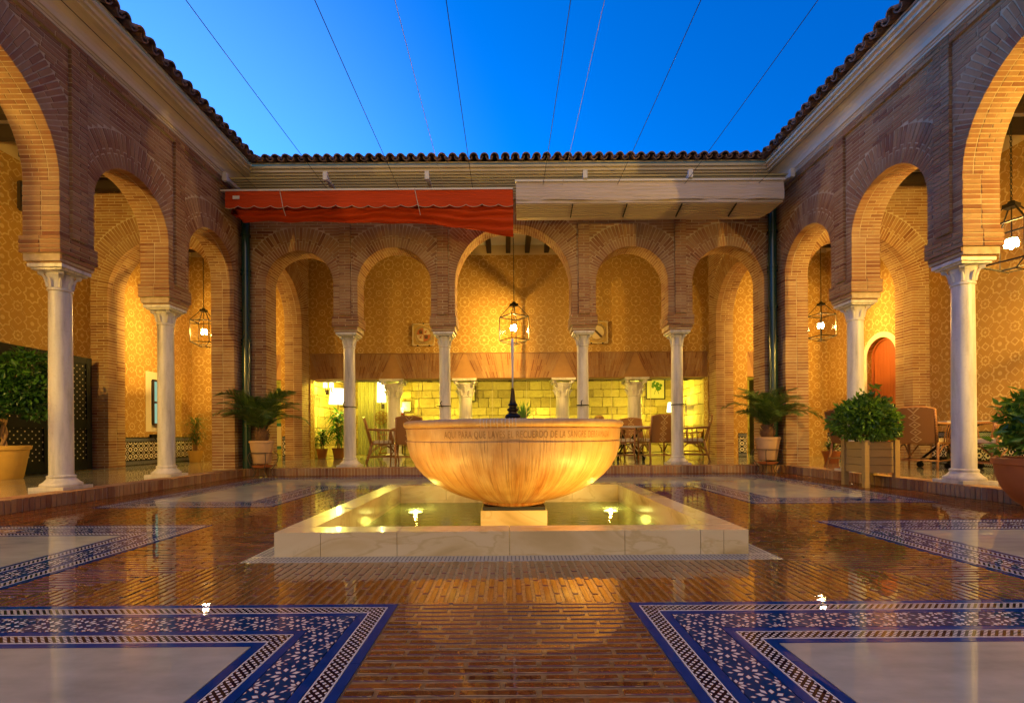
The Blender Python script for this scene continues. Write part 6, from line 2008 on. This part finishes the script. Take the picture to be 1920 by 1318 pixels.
def palm(x, y, lb, seed, potm, sc=1.0, tilt=0.0):
    t = thing('potted_palm', lb, 'potted palm', (x, y, 0))
    m_ = MB(); m_.lathe([(.135, .24), (.14, .245), (.195, .585), (.205, .59), (.208, .625), (.19, .63), (.182, .60)], 30, (x, y, 0), cap=False); m_.lathe([(0, .241), (.135, .241)], 20, (x, y, 0), cap=False); m_.build('pot', M[potm], t, smooth=40)
    m_ = MB(); m_.lathe([(0, .60), (.185, .595)], 20, (x, y, 0), cap=False); m_.build('soil', M['soil'], t)
    m_ = MB(); m_.lathe([(0, .165), (.14, .165), (.165, .20), (.15, .205), (.13, .18), (0, .18)], 24, (x, y, 0), cap=False); m_.build('saucer', M['terracotta'], t)
    s = MB(); s.tube([(x + .195 * math.cos(a), y + .195 * math.sin(a), .42) for a in np.linspace(0, 2 * PI, 25)[:-1]], .007, 6, closed=True)
    s.tube([(x + .12 * math.cos(a), y + .12 * math.sin(a), .155) for a in np.linspace(0, 2 * PI, 25)[:-1]], .007, 6, closed=True)
    for k in range(5):
        a = k * 2 * PI / 5 + .35; c_, s_ = math.cos(a), math.sin(a)
        s.tube([(x + r_ * c_, y + r_ * s_, z_) for r_, z_ in ((.195, .42), (.235, .40), (.255, .34), (.235, .27), (.19, .19), (.15, .13), (.135, .08), (.16, .03), (.20, .008))], .007, 5)
    s.build('plant_stand', M['iron_rust'], t, smooth=True)
    m_ = MB(); rr = random.Random(seed)
    m_.lathe([(.05, .58), (.10, .64), (.115, .70), (.10, .76), (.06, .82), (.03, .86)], 14, (x, y, 0))
    for k in range(40):
        a = k * 2.4; z_ = .62 + k * .0055; r_ = .10 - abs(z_ - .70) * .25
        m_.tube([(x + r_ * math.cos(a), y + r_ * math.sin(a), z_), (x + (r_ + .035) * math.cos(a), y + (r_ + .035) * math.sin(a), z_ + .05)], [.014, .003], 4)
    m_.build('trunk', M['palm_bark'], t)
    n = 21
    for k in range(n):
        a = k * 2.399 + seed; rise = (k / n)
        o = bpy.data.objects.new('frond', FM[(k + seed) % 4]); COL.objects.link(o); o.parent = t
        pitch = -rise * R(48) + R(10) + rr.uniform(-.1, .1)
        s_ = sc * (1.02 + .30 * rr.random())
        o.matrix_local = Matrix.Translation((.03 * math.cos(a), .03 * math.sin(a), .80 + .05 * rise)) @ Matrix.Rotation(a, 4, 'Z') @ Matrix.Rotation(pitch, 4, 'Y') @ Matrix.Rotation(rr.uniform(-.3, .3), 4, 'X') @ Matrix.Scale(s_, 4)
    return t
palm(-4.22, 8.42, 'date palm in a pale clay pot on a curled iron stand, left of the fountain', 2, 'terracotta_pale')
palm(4.50, 8.42, 'date palm in a yellowish clay pot on an iron stand, right of the fountain', 5, 'terracotta_pale', .92)

def grass_plant(x, y, z0, lb, name, n, L, droop, mat, potm, pr, ph, stemh, seed, cat='potted plant', width=.012):
    t = thing(name, lb, cat, (x, y, z0)); rr = random.Random(seed)
    if potm:
        m_ = MB(); m_.lathe([(pr * .7, 0), (pr * .72, .01), (pr * .95, ph * .86), (pr * 1.03, ph * .87), (pr * 1.05, ph), (pr * .95, ph), (pr * .9, ph * .92)], 24, (x, y, z0), cap=False); m_.lathe([(0, .001), (pr * .7, .001)], 16, (x, y, z0), cap=False); m_.build('pot', M[potm], t, smooth=40)
        m_ = MB(); m_.lathe([(0, ph * .93), (pr * .93, ph * .92)], 16, (x, y, z0), cap=False); m_.build('soil', M['soil'], t)
    m_ = MB()
    for k in range(3): m_.tube([(x + .03 * math.cos(k * 2.1), y + .03 * math.sin(k * 2.1), z0 + ph * .9), (x + .05 * math.cos(k * 2.1), y + .05 * math.sin(k * 2.1), z0 + ph + stemh * (.6 + .2 * k))], [.014, .009], 6)
    m_.build('stem', M['bark'], t)
    m_ = MB()
    for k in range(n):
        h = z0 + ph + stemh * rr.uniform(.15, 1.0); a = rr.uniform(0, 2 * PI); l = L * rr.uniform(.7, 1.1); el = rr.uniform(.5, 1.3)
        p = Vector((x + .04 * math.cos(a), y + .04 * math.sin(a), h)); side = Vector((-math.sin(a), math.cos(a), 0)) * width
        ps = [p]
        for j in range(4):
            e_ = el - (j + 1) * droop * .5
            ps.append(ps[-1] + Vector((math.cos(a) * math.cos(e_), math.sin(a) * math.cos(e_), math.sin(e_))) * l / 4)
        vs = []
        for j, q in enumerate(ps[:-1]): w = (1, 1.2, 1, .6)[j]; vs += [q - side * w, q + side * w]
        vs.append(ps[-1])
        m_.add(vs, [(0, 1, 3, 2), (2, 3, 5, 4), (4, 5, 7, 6), (6, 7, 8)])
    m_.build('leaves', M[mat], t)
    return t
grass_plant(-7.02, 11.0, ZW, 'small feathery plant in a yellow pot in the far left corner', 'potted_dracaena', 260, .34, .75, 'leaf_palm', 'terracotta_yellow', .155, .26, .72, 3, width=.007)
grass_plant(-4.28, 12.42, ZW, 'tall bright green plant in a clay pot under the lounge floor lamp', 'potted_corn_plant', 170, .42, .9, 'leaf_bright', 'terracotta', .16, .26, .92, 4, width=.022)
grass_plant(-4.75, 12.55, ZW, 'shorter dark green plant at the left edge of the lounge', 'potted_foliage_plant', 110, .36, .8, 'leaf_ficus', 'terracotta', .14, .24, .45, 5, width=.018)
grass_plant(.45, 13.2, .95, 'spiky green plant standing behind the bowl spout', 'potted_grass', 90, .55, .15, 'leaf_bright', 'terracotta', .09, .14, .10, 6, width=.010)
grass_plant(6.12, 9.2, ZW, 'low dark plant in a small red clay pot behind the round bush', 'potted_small_plant', 60, .22, .6, 'leaf_ficus', 'terracotta', .155, .22, .12, 8, width=.014)
# pedestal shelf for the spiky plant
sd = thing('side_table', 'dark narrow lounge side table holding the spiky green plant', 'table', (.45, 13.2, ZW))
m_ = MB(); m_.lathe([(.0, .79), (.20, .79), (.20, .82), (0, .82)], 24, (.45, 13.2, ZW)); m_.build('table_top', M['dark_wood'], sd)
m_ = MB(); m_.lathe([(.14, 0), (.14, .02), (.03, .05), (.025, .79)], 16, (.45, 13.2, ZW)); m_.build('pedestal', M['dark_wood'], sd)
# red flower vase left
vs_ = thing('flower_vase', 'vase of red flowers behind the first lounge column', 'vase', (-3.0, 13.4, ZW + .78))
m_ = MB(); x, y, z = -3.0, 13.4, ZW + .78
m_.lathe([(.05, 0), (.09, .08), (.07, .18), (.05, .22)], 16, (x, y, z)); m_.build('vase', M['green_paint'], vs_)
V, F = leaf_cloud([(x, y, z + .42, .13, .9)], 160, .06, 9); m_ = MB(); m_.add(V, F); m_.build('blossoms', M['red_flower'], vs_)
V, F = leaf_cloud([(x, y, z + .27, .12, .9)], 140, .08, 10); m_ = MB(); m_.add(V, F); m_.build('leaves', M['leaf_bright'], vs_)
ts = thing('side_table', 'small dark side table holding the red flowers', 'table', (x, y, ZW))
m_ = MB(); m_.box((x, y, ZW + .765), (.40, .40, .03)); m_.build('table_top', M['dark_wood'], ts)
for sx in (-1, 1):
    for sy in (-1, 1): MB().box2((x + sx * .17 - .015, y + sy * .17 - .015, ZW), (x + sx * .17 + .015, y + sy * .17 + .015, ZW + .75)).build('leg', M['dark_wood'], ts)
# broom leaning on the dado, left corner
br = thing('broom', 'dark long handled dustpan leaning on the tiled dado beside the small potted plant', 'broom', (-7.5, 10.65, ZW))
m_ = MB(); m_.tube([(-7.30, 10.62, ZW + .05), (-7.54, 10.45, ZW + .56)], .012, 6); m_.build('handle', M['black_paint'], br)
m_ = MB(); m_.box((-7.555, 10.44, ZW + .60), (.05, .17, .06)); m_.build('head', M['black_paint'], br)

# ================================================================== small pieces go under the part they belong to
SUBPARTS = {'soil': 'pot', 'cushion': 'seat', 'back_frame': 'backrest', 'castor': 'scroll_legs', 'collar': 'pipe', 'rope': 'cleat', 'bulb': 'bulb_holder', 'pane': 'frame',
            'abacus': 'capital', 'lens': 'housing', 'piping': 'valance', 'care_label': 'valance', 'castle': 'shield', 'lion': 'shield', 'quarter': 'shield', 'diagonal_band': 'shield',
            'dividing_cross': 'shield', 'green_foliage_motif': 'picture_sheet', 'dark_motif': 'picture_sheet', 'sketch_line': 'picture_sheet', 'lime_drips': 'bowl_body', 'inscription': 'bowl_body',
            'planter_lining': 'plank', 'slots': 'drain_frame', 'glass_edge': 'head_rail', 'closer': 'head_rail', 'strap': 'canvas_bundle', 'tie_cord': 'folded_canvas', 'cap': 'frame'}
for root in [o for o in bpy.data.objects if o.parent is None and o.type == 'EMPTY']:
    kids = {}
    for c in root.children: kids.setdefault(c.name.split('.')[0], c)
    for c in list(root.children):
        b = SUBPARTS.get(c.name.split('.')[0])
        if b and b in kids and c.type == 'MESH': c.parent = kids[b]
